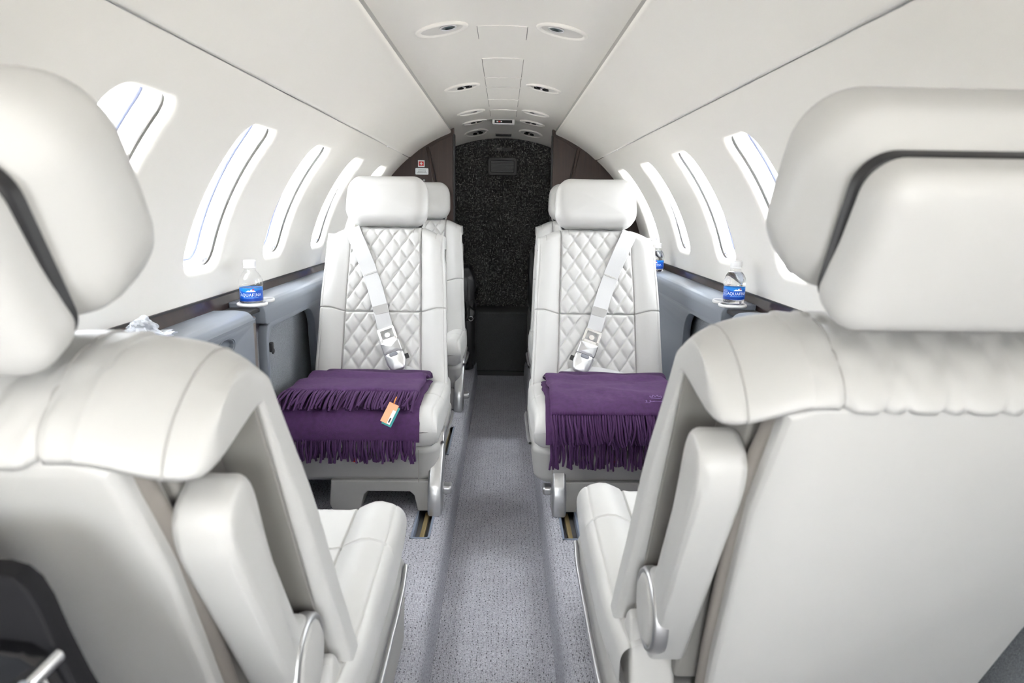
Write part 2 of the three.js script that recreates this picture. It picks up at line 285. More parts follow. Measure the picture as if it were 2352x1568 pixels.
// ceiling centre panel (recessed), curving down behind the bulkhead
const RC = 0.842;
const sag = (z) => { const t = clamp((-3.93 - z) / 0.45, 0, 1); return 0.075 * t * t; };
const ceilP = (x, z, drop = 0) => V(x, YC + Math.sqrt(RC * RC - x * x) - sag(z) - drop, z);
const ceiling = struct('ceiling', 'ivory ceiling panel with air vents and reading lights');
{
  const xm = RC * Math.cos(GROOVE) - 0.001, zs = [1.3, 0, -1, -2, -3, -3.6, -3.93, -4.0, -4.1, -4.2, -4.3, -4.38, -4.43];
  obj('centre_panel', grid(41, zs.length, (i, j) => ceilP(-xm + 2 * xm * i / 40, zs[j]), false, (i, j, q) => [q.x, q.z]), M.liner, ceiling);
  // access hatches: thin plates with a gap round each
  for (const [z0, z1] of [[-1.97, -2.125], [-2.38, -2.71], [-2.722, -2.925], [-2.937, -3.24], [-3.252, -3.485], [-3.59, -3.85]]) {
    const n = 8, pts = (dy, ins) => grid(n + 1, 2, (i, j) => ceilP(lerp(-0.0675 + ins, 0.0675 - ins, i / n), j ? z1 + ins : z0 - ins, dy), false);
    const rim = []; for (const s of [-1, 1]) rim.push(grid(2, 2, (i, j) => ceilP(s * 0.0675, j ? z1 : z0, i * 0.0022)));
    for (const z of [z0, z1]) rim.push(grid(n + 1, 2, (i, j) => ceilP(lerp(-0.0675, 0.0675, i / n), z, j * 0.0022)));
    obj('hatch_plate', [pts(0.0022, 0.0), ...rim], M.liner, ceiling);
    obj('hatch_gap', [-1, 1].map((s) => grid(2, 2, (i, j) => ceilP(s * (0.068 + i * 0.0016), j ? z1 - (z1 - z0) * 0.03 : z0 + (z1 - z0) * 0.03, 0.0004))), M.recess, ceiling);
  }
  // reading light / air outlet ovals
  const ovals = [[-1.95, 0, 'beside the first ceiling hatch'], [-2.845, 1, 'beside the long ceiling hatches'], [-3.57, 0, 'between two pairs of air outlets'], [-3.965, 1, 'beside the black sign box'], [-4.22, 1, 'above the tweed wall']];
  for (const [z, air, where] of ovals) for (const s of [-1, 1]) {
    const c = ceilP(s * 0.162, z), tilt = -s * Math.asin(0.162 / RC), slope = z < -4 ? -0.2 : 0;
    const g = new THREE.Group(); g.name = numbered('overhead_outlet'); g.position.copy(c); g.rotation.set(slope, 0, tilt); scene.add(g);
    tag(g, (air ? 'oval overhead outlet with two black air nozzles ' : 'oval overhead reading light ') + where, 'light', (air ? 'air outlets ' : 'reading lights ') + where);
    const prof = [[1.0, 0.0], [1.0, -0.004], [0.97, -0.0075], [0.9, -0.0085], [0.84, -0.0075], [0.79, -0.004], [0.7, -0.0025], [0.4, -0.0012], [0.0, -0.001]].map(([r, y]) => new THREE.Vector2(r, y));
    const bz = new THREE.LatheGeometry(prof.slice(0, 6), 48); bz.scale(0.072, 1, 0.060);
    obj('bezel', bz, M.liner, g);
    const dish = new THREE.LatheGeometry(prof.slice(5), 48); dish.scale(0.072, 1, 0.060); obj('dish', dish, M.satinDish ??= std('dish', col(0.72, 0.70, 0.67), 0.35), g);
    const lens = new THREE.SphereGeometry(1, 20, 10, 0, Math.PI * 2, Math.PI / 2, Math.PI / 2); lens.scale(z > -2.5 ? 0.022 : 0.017, 0.006, z > -2.5 ? 0.019 : 0.016); lens.translate(-s * 0.018, -0.001, air ? 0.013 : 0.004);
    obj('lamp_lens', lens, z > -2.5 ? M.darkLens : M.chrome, g);
    const ring = new THREE.TorusGeometry(z > -2.5 ? 0.021 : 0.0165, 0.002, 8, 28); ring.rotateX(Math.PI / 2); ring.translate(-s * 0.018, -0.0035, air ? 0.013 : 0.004); obj('lamp_ring', ring, M.satin, g);
    if (air) for (const [ax, az] of [[-s * 0.026, -0.010], [s * 0.008, -0.012]]) {
      const nz = cyl(0.0115, 0.0135, 0.006, 20); nz.translate(ax, -0.0045, az); const o = obj('air_nozzle', nz, M.black, g);
    }
  }
  // illuminated sign box
  const sg = thing('cabin_sign', 'white framed black sign box with small icons on the ceiling', 'sign', [0, ceilP(0, -3.99).y - 0.012, -3.99]);
  obj('housing', box(0.125, 0.03, 0.05, 0, 0, 0, 0.008), M.white, sg);
  obj('face', box(0.098, 0.016, 0.004, 0, -0.001, 0.0245), M.blackGloss, sg);
  obj('icon', [box(0.008, 0.006, 0.001, -0.034, -0.001, 0.0268), box(0.007, 0.006, 0.001, -0.012, -0.001, 0.0268)], M.white, sg);
  obj('icon', box(0.01, 0.006, 0.001, -0.0225, -0.001, 0.0268), M.red ??= std('red', col(0.6, 0.02, 0.02), 0.5), sg);
}

// floor: dropped aisle, raised side floors with rounded carpet edges and seat track slots
const AISLE = 0.138, SF = 0.12, NOSE = 0.18;
const floor = struct('floor', 'grey flecked carpet in the dropped aisle and on the raised sides');
const carpetUV = (g) => uvFrom(g, (x, y, z) => [x + (Math.abs(x) > 0.139 ? 0 : 0) + y * Math.sign(x), z]);
{
  const a = new THREE.PlaneGeometry(0.30, 5.9, 2, 2).rotateX(-Math.PI / 2).translate(0, 0, -1.35); carpetUV(a); obj('aisle_carpet', a, M.carpet, floor);
  for (const s of [-1, 1]) {
    const pr = [[AISLE + 0.004, -0.03], [AISLE + 0.0, 0.0]]; for (let k = 0; k <= 8; k++) { const t = k / 8; pr.push([AISLE + 0.002 + 0.004 * t, 0.01 + (SF - 0.045) * t]); }
    for (let k = 1; k <= 10; k++) { const t = rad(90 * k / 10); pr.push([AISLE + 0.006 + 0.036 * (1 - Math.cos(t)), SF - 0.035 + 0.035 * Math.sin(t)]); }
    let len = 0; const acc = pr.map((p, i) => { if (i) len += Math.hypot(p[0] - pr[i - 1][0], p[1] - pr[i - 1][1]); return len; });
    const g = grid(pr.length, 60, (i, j) => V(s * pr[i][0], pr[i][1], 1.3 - j * 0.0902), false, (i, j, q) => [s * (AISLE + acc[i]), q.z]);
    obj('step_edge', g, M.carpet, floor);
    const sh = shapeOf([[NOSE, 1.3], [0.745, 1.3], [0.745, -4.0], [NOSE, -4.0]]);
    for (const [z0, z1] of [[-1.75, -1.93], [-2.4, -2.72]]) sh.holes.push(new THREE.Path([[0.186, z0], [0.236, z0], [0.236, z1], [0.186, z1]].map(([x, z]) => new THREE.Vector2(x, z))));
    const top = new THREE.ShapeGeometry(sh); const p = top.attributes.position; for (let i = 0; i < p.count; i++) p.setXYZ(i, s * p.getX(i), SF, p.getY(i)); top.computeVertexNormals(); carpetUV(top); obj('side_carpet', top, M.carpet, floor);
    obj('subfloor', box(0.55, 0.05, 5.4, s * 0.43, 0.03, -1.4), M.cavity, floor);
    for (const [z0, z1] of [[-1.75, -1.93], [-2.4, -2.72]]) {
      const zc = (z0 + z1) / 2, L = z0 - z1, xc = s * 0.211;
      obj('track_lining', [box(0.006, 0.03, L + 0.01, xc - 0.024, SF - 0.013, zc), box(0.006, 0.03, L + 0.01, xc + 0.024, SF - 0.013, zc), box(0.054, 0.03, 0.006, xc, SF - 0.013, z0 + 0.002)], M.bluegrey, floor);
      obj('track_bar', [box(0.013, 0.018, L, xc - s * 0.002, SF - 0.016, zc, 0.002)], M.brass, floor);
      obj('track_bed', box(0.05, 0.004, L, xc, SF - 0.032, zc), M.cavity, floor);
    }
  }
  obj('belly', box(1.5, 0.02, 6.2, 0, -0.06, -1.4), M.cavity, floor);
}

// rear bulkhead of dark wood either side of the passage
for (const s of [-1, 1]) {
  const b = struct('wall_' + (s < 0 ? 'rear_left' : 'rear_right'), s < 0 ? 'dark wood rear bulkhead carrying the red cross sign' : 'dark wood rear bulkhead without signs');
  const x0 = 0.272, pts = [[x0, 0.0]]; for (let k = 0; k <= 40; k++) { const th = lerp(LOW, Math.acos(x0 / (R + 0.02)), k / 40); pts.push([(R + 0.02) * Math.cos(th), YC + (R + 0.02) * Math.sin(th)]); }
  const g = mirror(extrude(shapeOf(pts), 0.05), s); g.translate(0, 0, -3.955); uvFrom(g, (x, y, z) => [x, y]); obj('veneer_panel', g, M.woodMatt, b);
  // overlay panel between the strip and the passage, and the slanting strip itself
  const ov = mirror(extrude(shapeOf([[0.276, 0.80], [0.30, 0.80], [0.355, 1.09], [0.404, 1.335], [0.355, 1.372], [0.276, 1.408]]), 0.006, 0.002), s); ov.translate(0, 0, -3.905); uvFrom(ov, (x, y, z) => [x + 0.4, y + 0.3]); obj('inner_panel', ov, M.woodMatt, b);
  const st = mirror(extrude(shapeOf([[0.355, 1.07], [0.370, 1.07], [0.425, 1.338], [0.408, 1.345]]), 0.014, 0.003), s); st.translate(0, 0, -3.905); uvFrom(st, (x, y, z) => [x + 0.1, y]); obj('slanting_strip', st, M.wood, b);
  obj('jamb_edge', box(0.006, 1.42, 0.06, s * 0.270, 0.70, -3.925), M.black, b);
  obj('clip', [cyl(0.006, 0.008, 0.03, 10).rotateX(1.2).translate(s * (s < 0 ? 0.435 : 0.455), 1.155, -3.892), box(0.02, 0.012, 0.012, s * (s < 0 ? 0.435 : 0.455), 1.145, -3.895, 0.004)], M.chrome, b);
}
{
  const sign = thing('first_aid_sign', 'small red square sign with a white cross on dark wood', 'sign', [-0.452, 1.2505, -3.903]);
  obj('backing', box(0.036, 0.036, 0.002, 0, 0, 0.001), M.white, sign);
  obj('red_field', box(0.028, 0.024, 0.001, 0, 0, 0.0026), M.red, sign);
  obj('white_cross', [box(0.015, 0.0048, 0.001, 0, 0, 0.0036), box(0.0048, 0.015, 0.001, 0, 0, 0.0036)], M.white, sign);
  const pl = thing('placard', 'small white rounded placard with two printed lines under the cross sign', 'sign', [-0.449, 1.209, -3.903]);
  const cv = document.createElement('canvas'); cv.width = 256; cv.height = 128; const c = cv.getContext('2d'); c.fillStyle = '#e6eaec'; c.fillRect(0, 0, 256, 128); c.fillStyle = '#3a3f46';
  for (const [y, x0, x1] of [[36, 60, 196], [74, 48, 208], [94, 30, 226]]) { let x = x0; while (x < x1) { const w = 4 + ((x * 7) % 9); c.fillRect(x, y - 4 - (x % 3), w, 9 + (x % 3)); x += w + 4; } }
  const t = new THREE.CanvasTexture(cv); t.colorSpace = THREE.SRGBColorSpace;
  const pg = extrude(rrect(-0.036, -0.0175, 0.036, 0.0175, 0.005), 0.002); uvFrom(pg, (x, y) => [x / 0.072 + 0.5, y / 0.035 + 0.5]); obj('plate', pg, std('placard', col(1, 1, 1), 0.5, { map: t }), pl);
}
// rear compartment: tweed wall, carpeted bench front, louvred vent
{
  const w = struct('wall_rear', 'black and white tweed rear wall behind the passage');
  const g = box(1.3, 1.5, 0.02, 0, 0.72, -4.36); uvFrom(g, (x, y, z) => [x, y]); obj('tweed_panel', g, M.tweed, w);
  obj('side_panel', [-1, 1].map((s) => box(0.02, 1.36, 0.42, s * 0.40, 0.66, -4.16)), M.darkCarpet, w);
  const bench = box(0.78, 0.37, 0.27, 0, 0.215, -4.205, 0.012); uvFrom(bench, (x, y, z) => [x, y + z]); obj('bench_front', bench, M.darkCarpet, w);
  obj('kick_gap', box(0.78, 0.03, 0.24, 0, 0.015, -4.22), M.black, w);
  const v = thing('wall_vent', 'black louvred vent grille on the tweed wall', 'vent', [-0.004, 1.267, -4.35]);
  const ring = rrect(-0.09, -0.055, 0.09, 0.055, 0.022); ring.holes.push(rrect(-0.07, -0.034, 0.07, 0.034, 0.006, THREE.Path)); obj('frame', extrude(ring, 0.014, 0.004), M.black, v);
  for (let k = 0; k < 8; k++) obj('slat', box(0.14, 0.0042, 0.014, 0, -0.030 + k * 0.0086, 0.008), M.blackSlat ??= std('vent_slat', col(0.012, 0.012, 0.013), 0.4), v);
  obj('back_plate', box(0.15, 0.075, 0.002, 0, 0, 0.001), M.black, v);
  const pk = thing('wall_plate', 'thin black plate with pale lettering above the vent', 'sign', [-0.003, 1.371, -4.35]);
  obj('plate', box(0.108, 0.02, 0.003, 0, 0, 0.0015), M.black, pk);
  obj('lettering', [0, 1, 2, 3].map((k) => box(0.005, 0.0045, 0.0005, -0.034 + k * 0.0075, 0.001, 0.0032)), M.shellGrey, pk);
  const sl = thing('ceiling_slot', 'black slot outlet where ceiling meets the tweed wall', 'vent', [0, ceilP(0, -4.30).y - 0.004, -4.29]);
  obj('slot_body', box(0.095, 0.012, 0.03, 0, 0, 0, 0.004), M.black, sl); obj('slot_lip', box(0.1, 0.003, 0.006, 0, 0.006, 0.014), M.shellGrey, sl);
}
// forward end behind the camera: bulkhead with passage to the flight deck and its windscreen
{
  const f = struct('wall_forward', 'forward bulkhead behind the viewpoint');
  for (const s of [-1, 1]) { const pts = [[0.31, -0.05]]; for (let k = 0; k <= 30; k++) { const th = lerp(LOW, Math.acos(0.31 / (R + 0.04)), k / 30); pts.push([(R + 0.04) * Math.cos(th), YC + (R + 0.04) * Math.sin(th)]); } const g = mirror(extrude(shapeOf(pts), 0.04), s); g.translate(0, 0, 1.28); uvFrom(g, (x, y) => [x, y]); obj('bulkhead_panel', g, M.woodMatt, f); }
  obj('instrument_panel', box(1.7, 0.60, 0.06, 0, 0.29, 2.15), M.black, f);
  obj('flight_deck_roof', [-1, 1].map((s) => arcStrip(s, rad(48), rad(90), 1.3, 2.2, R + 0.06, 10)), M.liner, f);
}

// ------------------------------------------------------------------ side ledges, armrests and lower side panels
function ledgeProfile(top, inner, drop) {   // (x, y) profile of a ledge with a rounded inner edge
  const r = 0.032, p = [[0.792, top - drop], [0.792, top], [inner + r + 0.02, top + 0.002]];
  for (let k = 0; k <= 8; k++) { const a = rad(90 + 90 * k / 8); p.push([inner + r + r * Math.cos(a), top - r + r * Math.sin(a)]); }
  p.push([inner, top - drop]); return p;
}
const alongZ = (pts, z0, z1, s, bevel = 0) => { const g = mirror(extrude(shapeOf(pts), z0 - z1 - 2 * bevel, bevel), s); g.translate(0, 0, z1 + bevel); return toCreasedNormals(g, 0.5); };
for (const s of [-1, 1]) {
  const zg0 = s < 0 ? -1.885 : -1.975, zg1 = zg0 - 0.10;
  const c = thing('side_cabinet', s < 0 ? 'blue-grey side cabinet with an oval finger pull beside the wall with one bottle' : 'side cabinet with a dark felt front below the wall with two bottles', 'cabinet');
  obj('lid', alongZ(ledgeProfile(0.727, 0.680, 0.024), -0.36, zg0, s, 0.003), M.ledge, c);
  const pz = zg0 + 0.20, ds = shapeOf([[0.375, 0.146], [-zg0 - 0.004, 0.146], [-zg0 - 0.004, 0.695], [0.375, 0.695]]), dh = new THREE.Path(); dh.absellipse(-pz, 0.664, 0.050, 0.018, 0, Math.PI * 2); ds.holes.push(dh);
  const dg = extrude(ds, 0.016, 0.003, 2, 24); { const p = dg.attributes.position; for (let i = 0; i < p.count; i++) p.setXYZ(i, s * (0.685 + p.getZ(i)), p.getY(i), -p.getX(i)); dg.computeVertexNormals(); } uvFrom(dg, (x, y, z) => [z, y]);
  const door = obj('door', toCreasedNormals(dg, 0.5), s < 0 ? M.ledge : M.felt, c);
  obj('body', box(0.035, 0.545, -0.38 - zg0, s * 0.7355, 0.4175, (-0.36 + zg0) / 2), M.ledge, c);
  const rim = new THREE.TorusGeometry(1, 0.045, 8, 40); rim.scale(0.056, 0.022, 0.06); rim.rotateY(Math.PI / 2); rim.translate(s * 0.6815, 0.664, pz); obj('finger_pull_rim', rim, M.ledge, door);
  const cup = new THREE.SphereGeometry(1, 24, 12, 0, Math.PI); cup.rotateY(s > 0 ? Math.PI / 2 : -Math.PI / 2); cup.scale(0.020, 0.019, 0.051); cup.translate(s * 0.690, 0.664, pz); obj('finger_pull_cup', cup, M.ledge, door);
  // stowage gap with padded leather and a cup holder on top
  const t = thing('cup_holder', s < 0 ? 'white ring cup holder over a taupe padded slot, holding the half full bottle' : 'white ring cup holder on the ledge, holding the bottle next to the seat headrest', 'cup holder');
  obj('padded_slot', [puff(0.092, 0.30, 0.02, 0.01, 0.008, 0.003).rotateY(-s * Math.PI / 2).translate(s * 0.72, 0.55, (zg0 + zg1) / 2), puff(0.092, 0.24, 0.02, 0.01, 0.008, 0.003).rotateY(-s * Math.PI / 2).translate(s * 0.72, 0.27, (zg0 + zg1) / 2)], M.taupe, t);
  obj('tray', box(0.085, 0.012, 0.097, s * 0.742, 0.716, (zg0 + zg1) / 2, 0.003), M.black, t);
  const zb = s < 0 ? -1.983 : -2.085;
  const r1 = new THREE.TorusGeometry(0.0395, 0.0035, 10, 40); r1.scale(1, 1, 1.4); r1.rotateX(Math.PI / 2); r1.translate(s * 0.72, 0.7335, zb); obj('ring', r1, M.white, t);
  const lp = new THREE.TorusGeometry(0.030, 0.0040, 10, 32); lp.scale(0.72, 1, 1.3); lp.rotateX(Math.PI / 2); lp.translate(s * 0.70, 0.7375, zb - 0.058); obj('ring_arm', lp, M.white, t);
  // armrest ledge with arched recess below
  const a = thing('side_ledge', s < 0 ? 'blue-grey armrest ledge arched over a felt panel beside the purple blanket with the orange tag' : 'blue-grey armrest ledge arched over a felt panel beside the embroidered purple blanket', 'ledge');
  obj('arm_ledge', alongZ(ledgeProfile(0.735, 0.682, 0.062), zg1, -3.885, s, 0.006), M.ledge, a);
  const panel = shapeOf([[-zg1, 0.12], [3.885, 0.12], [3.885, 0.676], [-zg1 + 0.05, 0.676], [-zg1 + 0.012, 0.665], [-zg1, 0.63]]);
  const hz0 = -zg1 + 0.022, hz1 = 2.50, hole = new THREE.Path(); hole.moveTo(hz0, 0.135); hole.lineTo(hz1 + 0.06, 0.135); hole.lineTo(hz1, 0.55); hole.absarc(hz1 - 0.09, 0.565, 0.09, 0, Math.PI / 2); hole.lineTo(hz0 + 0.05, 0.655); hole.absarc(hz0 + 0.05, 0.605, 0.05, Math.PI / 2, Math.PI); hole.lineTo(hz0, 0.135);
  panel.holes.push(hole);
  const pg = extrude(panel, 0.02, 0.004); const q = pg.attributes.position; for (let i = 0; i < q.count; i++) { const X = q.getX(i), Y = q.getY(i), Z = q.getZ(i); q.setXYZ(i, s * (0.688 + Z), Y, -X); } pg.computeVertexNormals(); obj('side_panel', toCreasedNormals(pg, 0.5), M.ledge, a);
  const ft = box(0.01, 0.56, 0.75, s * 0.738, 0.42, (zg1 - 2.6) / 2 - 0.05); uvFrom(ft, (x, y, z) => [z, y]); obj('felt_panel', ft, M.felt, a);
  if (s < 0) obj('belt_anchor', [box(0.012, 0.03, 0.014, s * 0.680, 0.60, zg1 - 0.022, 0.004), new THREE.TorusGeometry(0.008, 0.002, 6, 16).rotateY(Math.PI / 2).translate(s * 0.676, 0.588, zg1 - 0.024)], M.black, a);
  // lower felt wall near the front seats
  const lf = box(0.012, 0.6, 1.7, s * 0.700, 0.40, 0.50); uvFrom(lf, (x, y, z) => [z, y]);
  const lw = struct('baseboard_' + (s < 0 ? 'left' : 'right')); if (s < 0) obj('felt_lining', lf, M.felt, lw); else { const l2 = box(0.012, 0.6, 0.68, s * 0.7, 0.40, -0.01); uvFrom(l2, (x, y, z) => [z, y]); obj('felt_lining', l2, M.felt, lw); }
}

// ------------------------------------------------------------------ seats
const DX = 0.054, DV = 0.08;
const quilt = (x, v) => { const a = x / DX + v / DV, b = x / DX - v / DV, fa = Math.abs(a - Math.round(a)), fb = Math.abs(b - Math.round(b)), p = (f) => 1 - Math.exp(-f * f / 0.005) * 1; return 0.0042 * p(fa) * p(fb) + 0.0030 * Math.sin(Math.PI * fa) * Math.sin(Math.PI * fb); };
const groove = (d, w, depth) => -depth * Math.exp(-(d / w) * (d / w));
const BACK_SEAM = 0.6, BV = 0.245;
const backW = (v) => 0.2375 - 0.012 * sst(-0.1, 0.25, v) - 0.014 * sst(0.2, 0.56, v);
const BT = 0.575;
const backEnd = (v) => { const r = 0.045; if (v > BT - r) return Math.sqrt(Math.max(0, 1 - ((v - BT + r) / r) ** 2)); if (v < -0.07) return Math.sqrt(Math.max(0, 1 - ((v + 0.07) / 0.03) ** 2)); return 1; };
const inQuilt = (xn) => sst(BACK_SEAM + 0.004, BACK_SEAM - 0.03, Math.abs(xn));
function backFront(X, v, xn = X / backW(v)) {
  const a = Math.abs(xn), q = inQuilt(xn) * sst(0, 0.006, Math.abs(v - BV)) * sst(BT, BT - 0.03, v);
  return 0.040 + q * quilt(X, v) + 0.014 * sst(BACK_SEAM, 0.86, a) + 0.010 * Math.sin(Math.PI * clamp((v + 0.1) / 0.66, 0, 1))
    + groove((a - BACK_SEAM) * backW(v), 0.0022, 0.007) + groove(v - BV, 0.0022, 0.007) + groove((a - 0.955) * backW(v), 0.0012, 0.0025);
}
const backRear = (X, v) => { const xn = X / backW(v), a = Math.abs(xn); return 0.008 - 0.134 * sst(0.510, 0.548, v) - (v > 0.535 ? sst(0.50, 0.44, a) * quilt(X, v) * 1.0 + groove((a - 0.47) * backW(v), 0.0025, 0.005) * 1 : 0); };
const backPlace = (X, v, w) => { const ax = Math.abs(X); return V(X, v + (v > 0.545 ? sst(0.125, 0.105, ax) * 0.55 * quilt(X, w * 1.1) * sst(0.545, 0.572, v) * sst(0.03, 0.0, w) : 0) - 0.032 * sst(0.12, 0.215, ax) * sst(0.3, 0.56, v) + 0.013 * sst(0.125, 0.2, ax) * Math.exp(-(((v - BV) / 0.1) ** 2)), w); };
function weld(g) { const h = mergeVertices(g, 1e-6); h.computeVertexNormals(); return h; }
function symmetric(list) { const s = new Set(); for (const x of list) { s.add(+x.toFixed(5)); s.add(+(-x).toFixed(5)); } return [...s].sort((a, b) => a - b); }
const bxs = []; for (let k = 0; k <= 34; k++) bxs.push(k / 34 * (BACK_SEAM - 0.025)); bxs.push(0.582, 0.59, 0.595, 0.6, 0.605, 0.61, 0.62, 0.65, 0.7, 0.75, 0.8, 0.85, 0.9, 0.93, 0.948, 0.955, 0.962, 0.972, 0.983, 0.992, 0.9975, 0.9995, 1);
const bvs = []; for (let v = -0.07; v <= 0.5402; v += 0.0042) bvs.push(v); for (let k = 0; k <= 10; k++) { bvs.push(BT - 0.045 + 0.045 * Math.sin(Math.PI / 2 * k / 10)); bvs.push(-0.07 - 0.03 * Math.sin(Math.PI / 2 * k / 10)); } bvs.push(BV, BV - 0.0015, BV + 0.0015, BV - 0.003, BV + 0.003); bvs.sort((a, b) => a - b);
const brx = symmetric(bxs).slice(1, -1).reverse();
const backGeo = weld(pad({ xs: symmetric(bxs), rxs: brx, vs: bvs.filter((v, i) => !i || v - bvs[i - 1] > 1e-5), W: backW, front: (X, v) => backFront(X, v), rear: backRear, n: 7, end: backEnd, place: backPlace }));
// seat cushion: v runs forward along z, w is height above the side floor
const cW = (v) => 0.248 - 0.006 * sst(0.3, 0.47, v) - 0.010 * sst(0.1, -0.08, v);
const CT = 0.478;
const cEnd = (v) => { const r = 0.062; return v > CT - r ? Math.sqrt(Math.max(0, 1 - ((v - CT + r) / r) ** 2)) : 1; };
const cFront = (X, v) => { const a = Math.abs(X / cW(v)); return 0.292 + 0.026 * sst(0.55, 0.82, a) + 0.012 * sst(0.15, 0.36, v) - 0.018 * (1 - sst(0, 0.15, v)) + groove((a - 0.62) * cW(v), 0.0022, 0.006) + groove((a - 0.93) * cW(v), 0.0015, 0.003) + groove(v - 0.28, 0.0022, 0.005) + groove(v - 0.09, 0.002, 0.004) * (a < 0.6 ? 1 : 0); };
const cxs = []; for (let k = 0; k <= 12; k++) cxs.push(k / 12 * 0.6); cxs.push(0.612, 0.62, 0.628, 0.64, 0.7, 0.76, 0.82, 0.87, 0.905, 0.922, 0.93, 0.938, 0.95, 0.968, 0.982, 0.992, 0.998, 1);
const cvs = []; for (let k = 0; k <= 30; k++) cvs.push(lerp(-0.08, CT - 0.062, k / 30)); for (let k = 1; k <= 12; k++) cvs.push(CT - 0.062 + 0.062 * Math.sin(Math.PI / 2 * k / 12)); cvs.push(0.28, 0.2765, 0.2835, 0.09, 0.087, 0.093); cvs.sort((a, b) => a - b);
const cushionGeo = pad({ xs: symmetric(cxs), rxs: [0.999, 0.98, 0.9, 0.5, 0, -0.5, -0.9, -0.98, -0.999], vs: cvs, W: cW, front: cFront, rear: () => 0.185, n: 5, end: cEnd, place: (X, v, w) => V(-X, w, v) });
cushionGeo.computeVertexNormals();
// under-seat shell
const shellWarp = (p) => { const t = clamp((0.055 - p.y) / 0.11, 0, 1); p.x *= 1 - 0.05 * t; if (p.z > 0) p.z -= 0.02 * t; p.z += -0.012 * Math.abs(p.x) * Math.abs(p.x) / 0.06 * (p.z > 0.15 ? 1 : 0); return p; };
const shellGeo = puff(0.49, 0.125, 0.53, 0.03, 0.03, 0, null); { }
function seatShell() { const g = puff(0.492, 0.53, 0.125, 0.05, 0.025, 0, null, 10); g.rotateX(Math.PI / 2); const p = g.attributes.position; for (let i = 0; i < p.count; i++) { const y = p.getY(i), t = clamp((0.0625 - y) / 0.125, 0, 1); p.setXYZ(i, p.getX(i) * (1 - 0.05 * t * t), y, p.getZ(i) - 0.022 * t * t * (p.getZ(i) > 0 ? 1 : 0)); } g.computeVertexNormals(); g.translate(0, 0.1475, 0.197); return g; }
const seatShellGeo = seatShell();
// headrest: cushion cap and the rear cover
const hrWarp = (p) => { p.z += 0.02 * Math.abs(p.x) * Math.abs(p.x) / 0.02 * 0.3 - (p.y < 0 ? 0 : 0.0); p.x *= 1 - 0.06 * sst(-0.02, 0.09, p.y) * 0.6; return p; };
const hrCap = puff(0.298, 0.182, 0.118, 0.056, 0.040, 0.006, hrWarp, 14, [[0.040, -0.059], [0.034, -0.0575], [0.012, -0.036], [0.006, -0.029], [0.0025, -0.022], [0.0005, -0.012], [0, 0.0]]);
const hrCover = puff(0.245, 0.150, 0.06, 0.03, 0.022, 0.003, (p) => { p.x *= 1 + 0.05 * (p.y / 0.08 < 0 ? 1 : -0.5) * Math.abs(p.y) / 0.08; return p; }, 10);
const armGeo = (as) => {   // stowed armrest: profile in (w, v)
  const s = new THREE.Shape(); s.moveTo(-0.092, 0.075); s.lineTo(-0.112, 0.40); s.quadraticCurveTo(-0.114, 0.462, -0.08, 0.464); s.lineTo(-0.062, 0.464); s.quadraticCurveTo(-0.036, 0.46, -0.040, 0.415); s.quadraticCurveTo(-0.046, 0.37, -0.047, 0.33); s.lineTo(-0.040, 0.20); s.quadraticCurveTo(-0.004, 0.17, -0.004, 0.12); s.quadraticCurveTo(-0.006, 0.075, -0.045, 0.068); s.lineTo(-0.08, 0.066); s.quadraticCurveTo(-0.091, 0.066, -0.092, 0.075);
  const g = extrude(s, 0.030, 0.011, 5); const p = g.attributes.position; for (let i = 0; i < p.count; i++) { const w = p.getX(i), v = p.getY(i), x = p.getZ(i); p.setXYZ(i, as * (0.171 + x), v, w); } g.computeVertexNormals(); return uvFrom(toCreasedNormals(g, 0.7), (x, y, z) => [z, y]);
};
const dialGeo = (as) => { const pts = [[0.0001, 0.030], [0.04, 0.029], [0.0465, 0.025], [0.048, 0.02]].map(([r, h]) => new THREE.Vector2(r, h)); const g = new THREE.LatheGeometry(pts, 40); g.rotateZ(-as * Math.PI / 2); return g; };
const dialRimGeo = (as) => { const pts = [[0.0475, 0.016], [0.0475, 0.0255], [0.052, 0.0265], [0.0555, 0.022], [0.056, 0.012], [0.054, 0.006]].map(([r, h]) => new THREE.Vector2(r, h)); const g = new THREE.LatheGeometry(pts, 40); g.rotateZ(-as * Math.PI / 2); return g; };
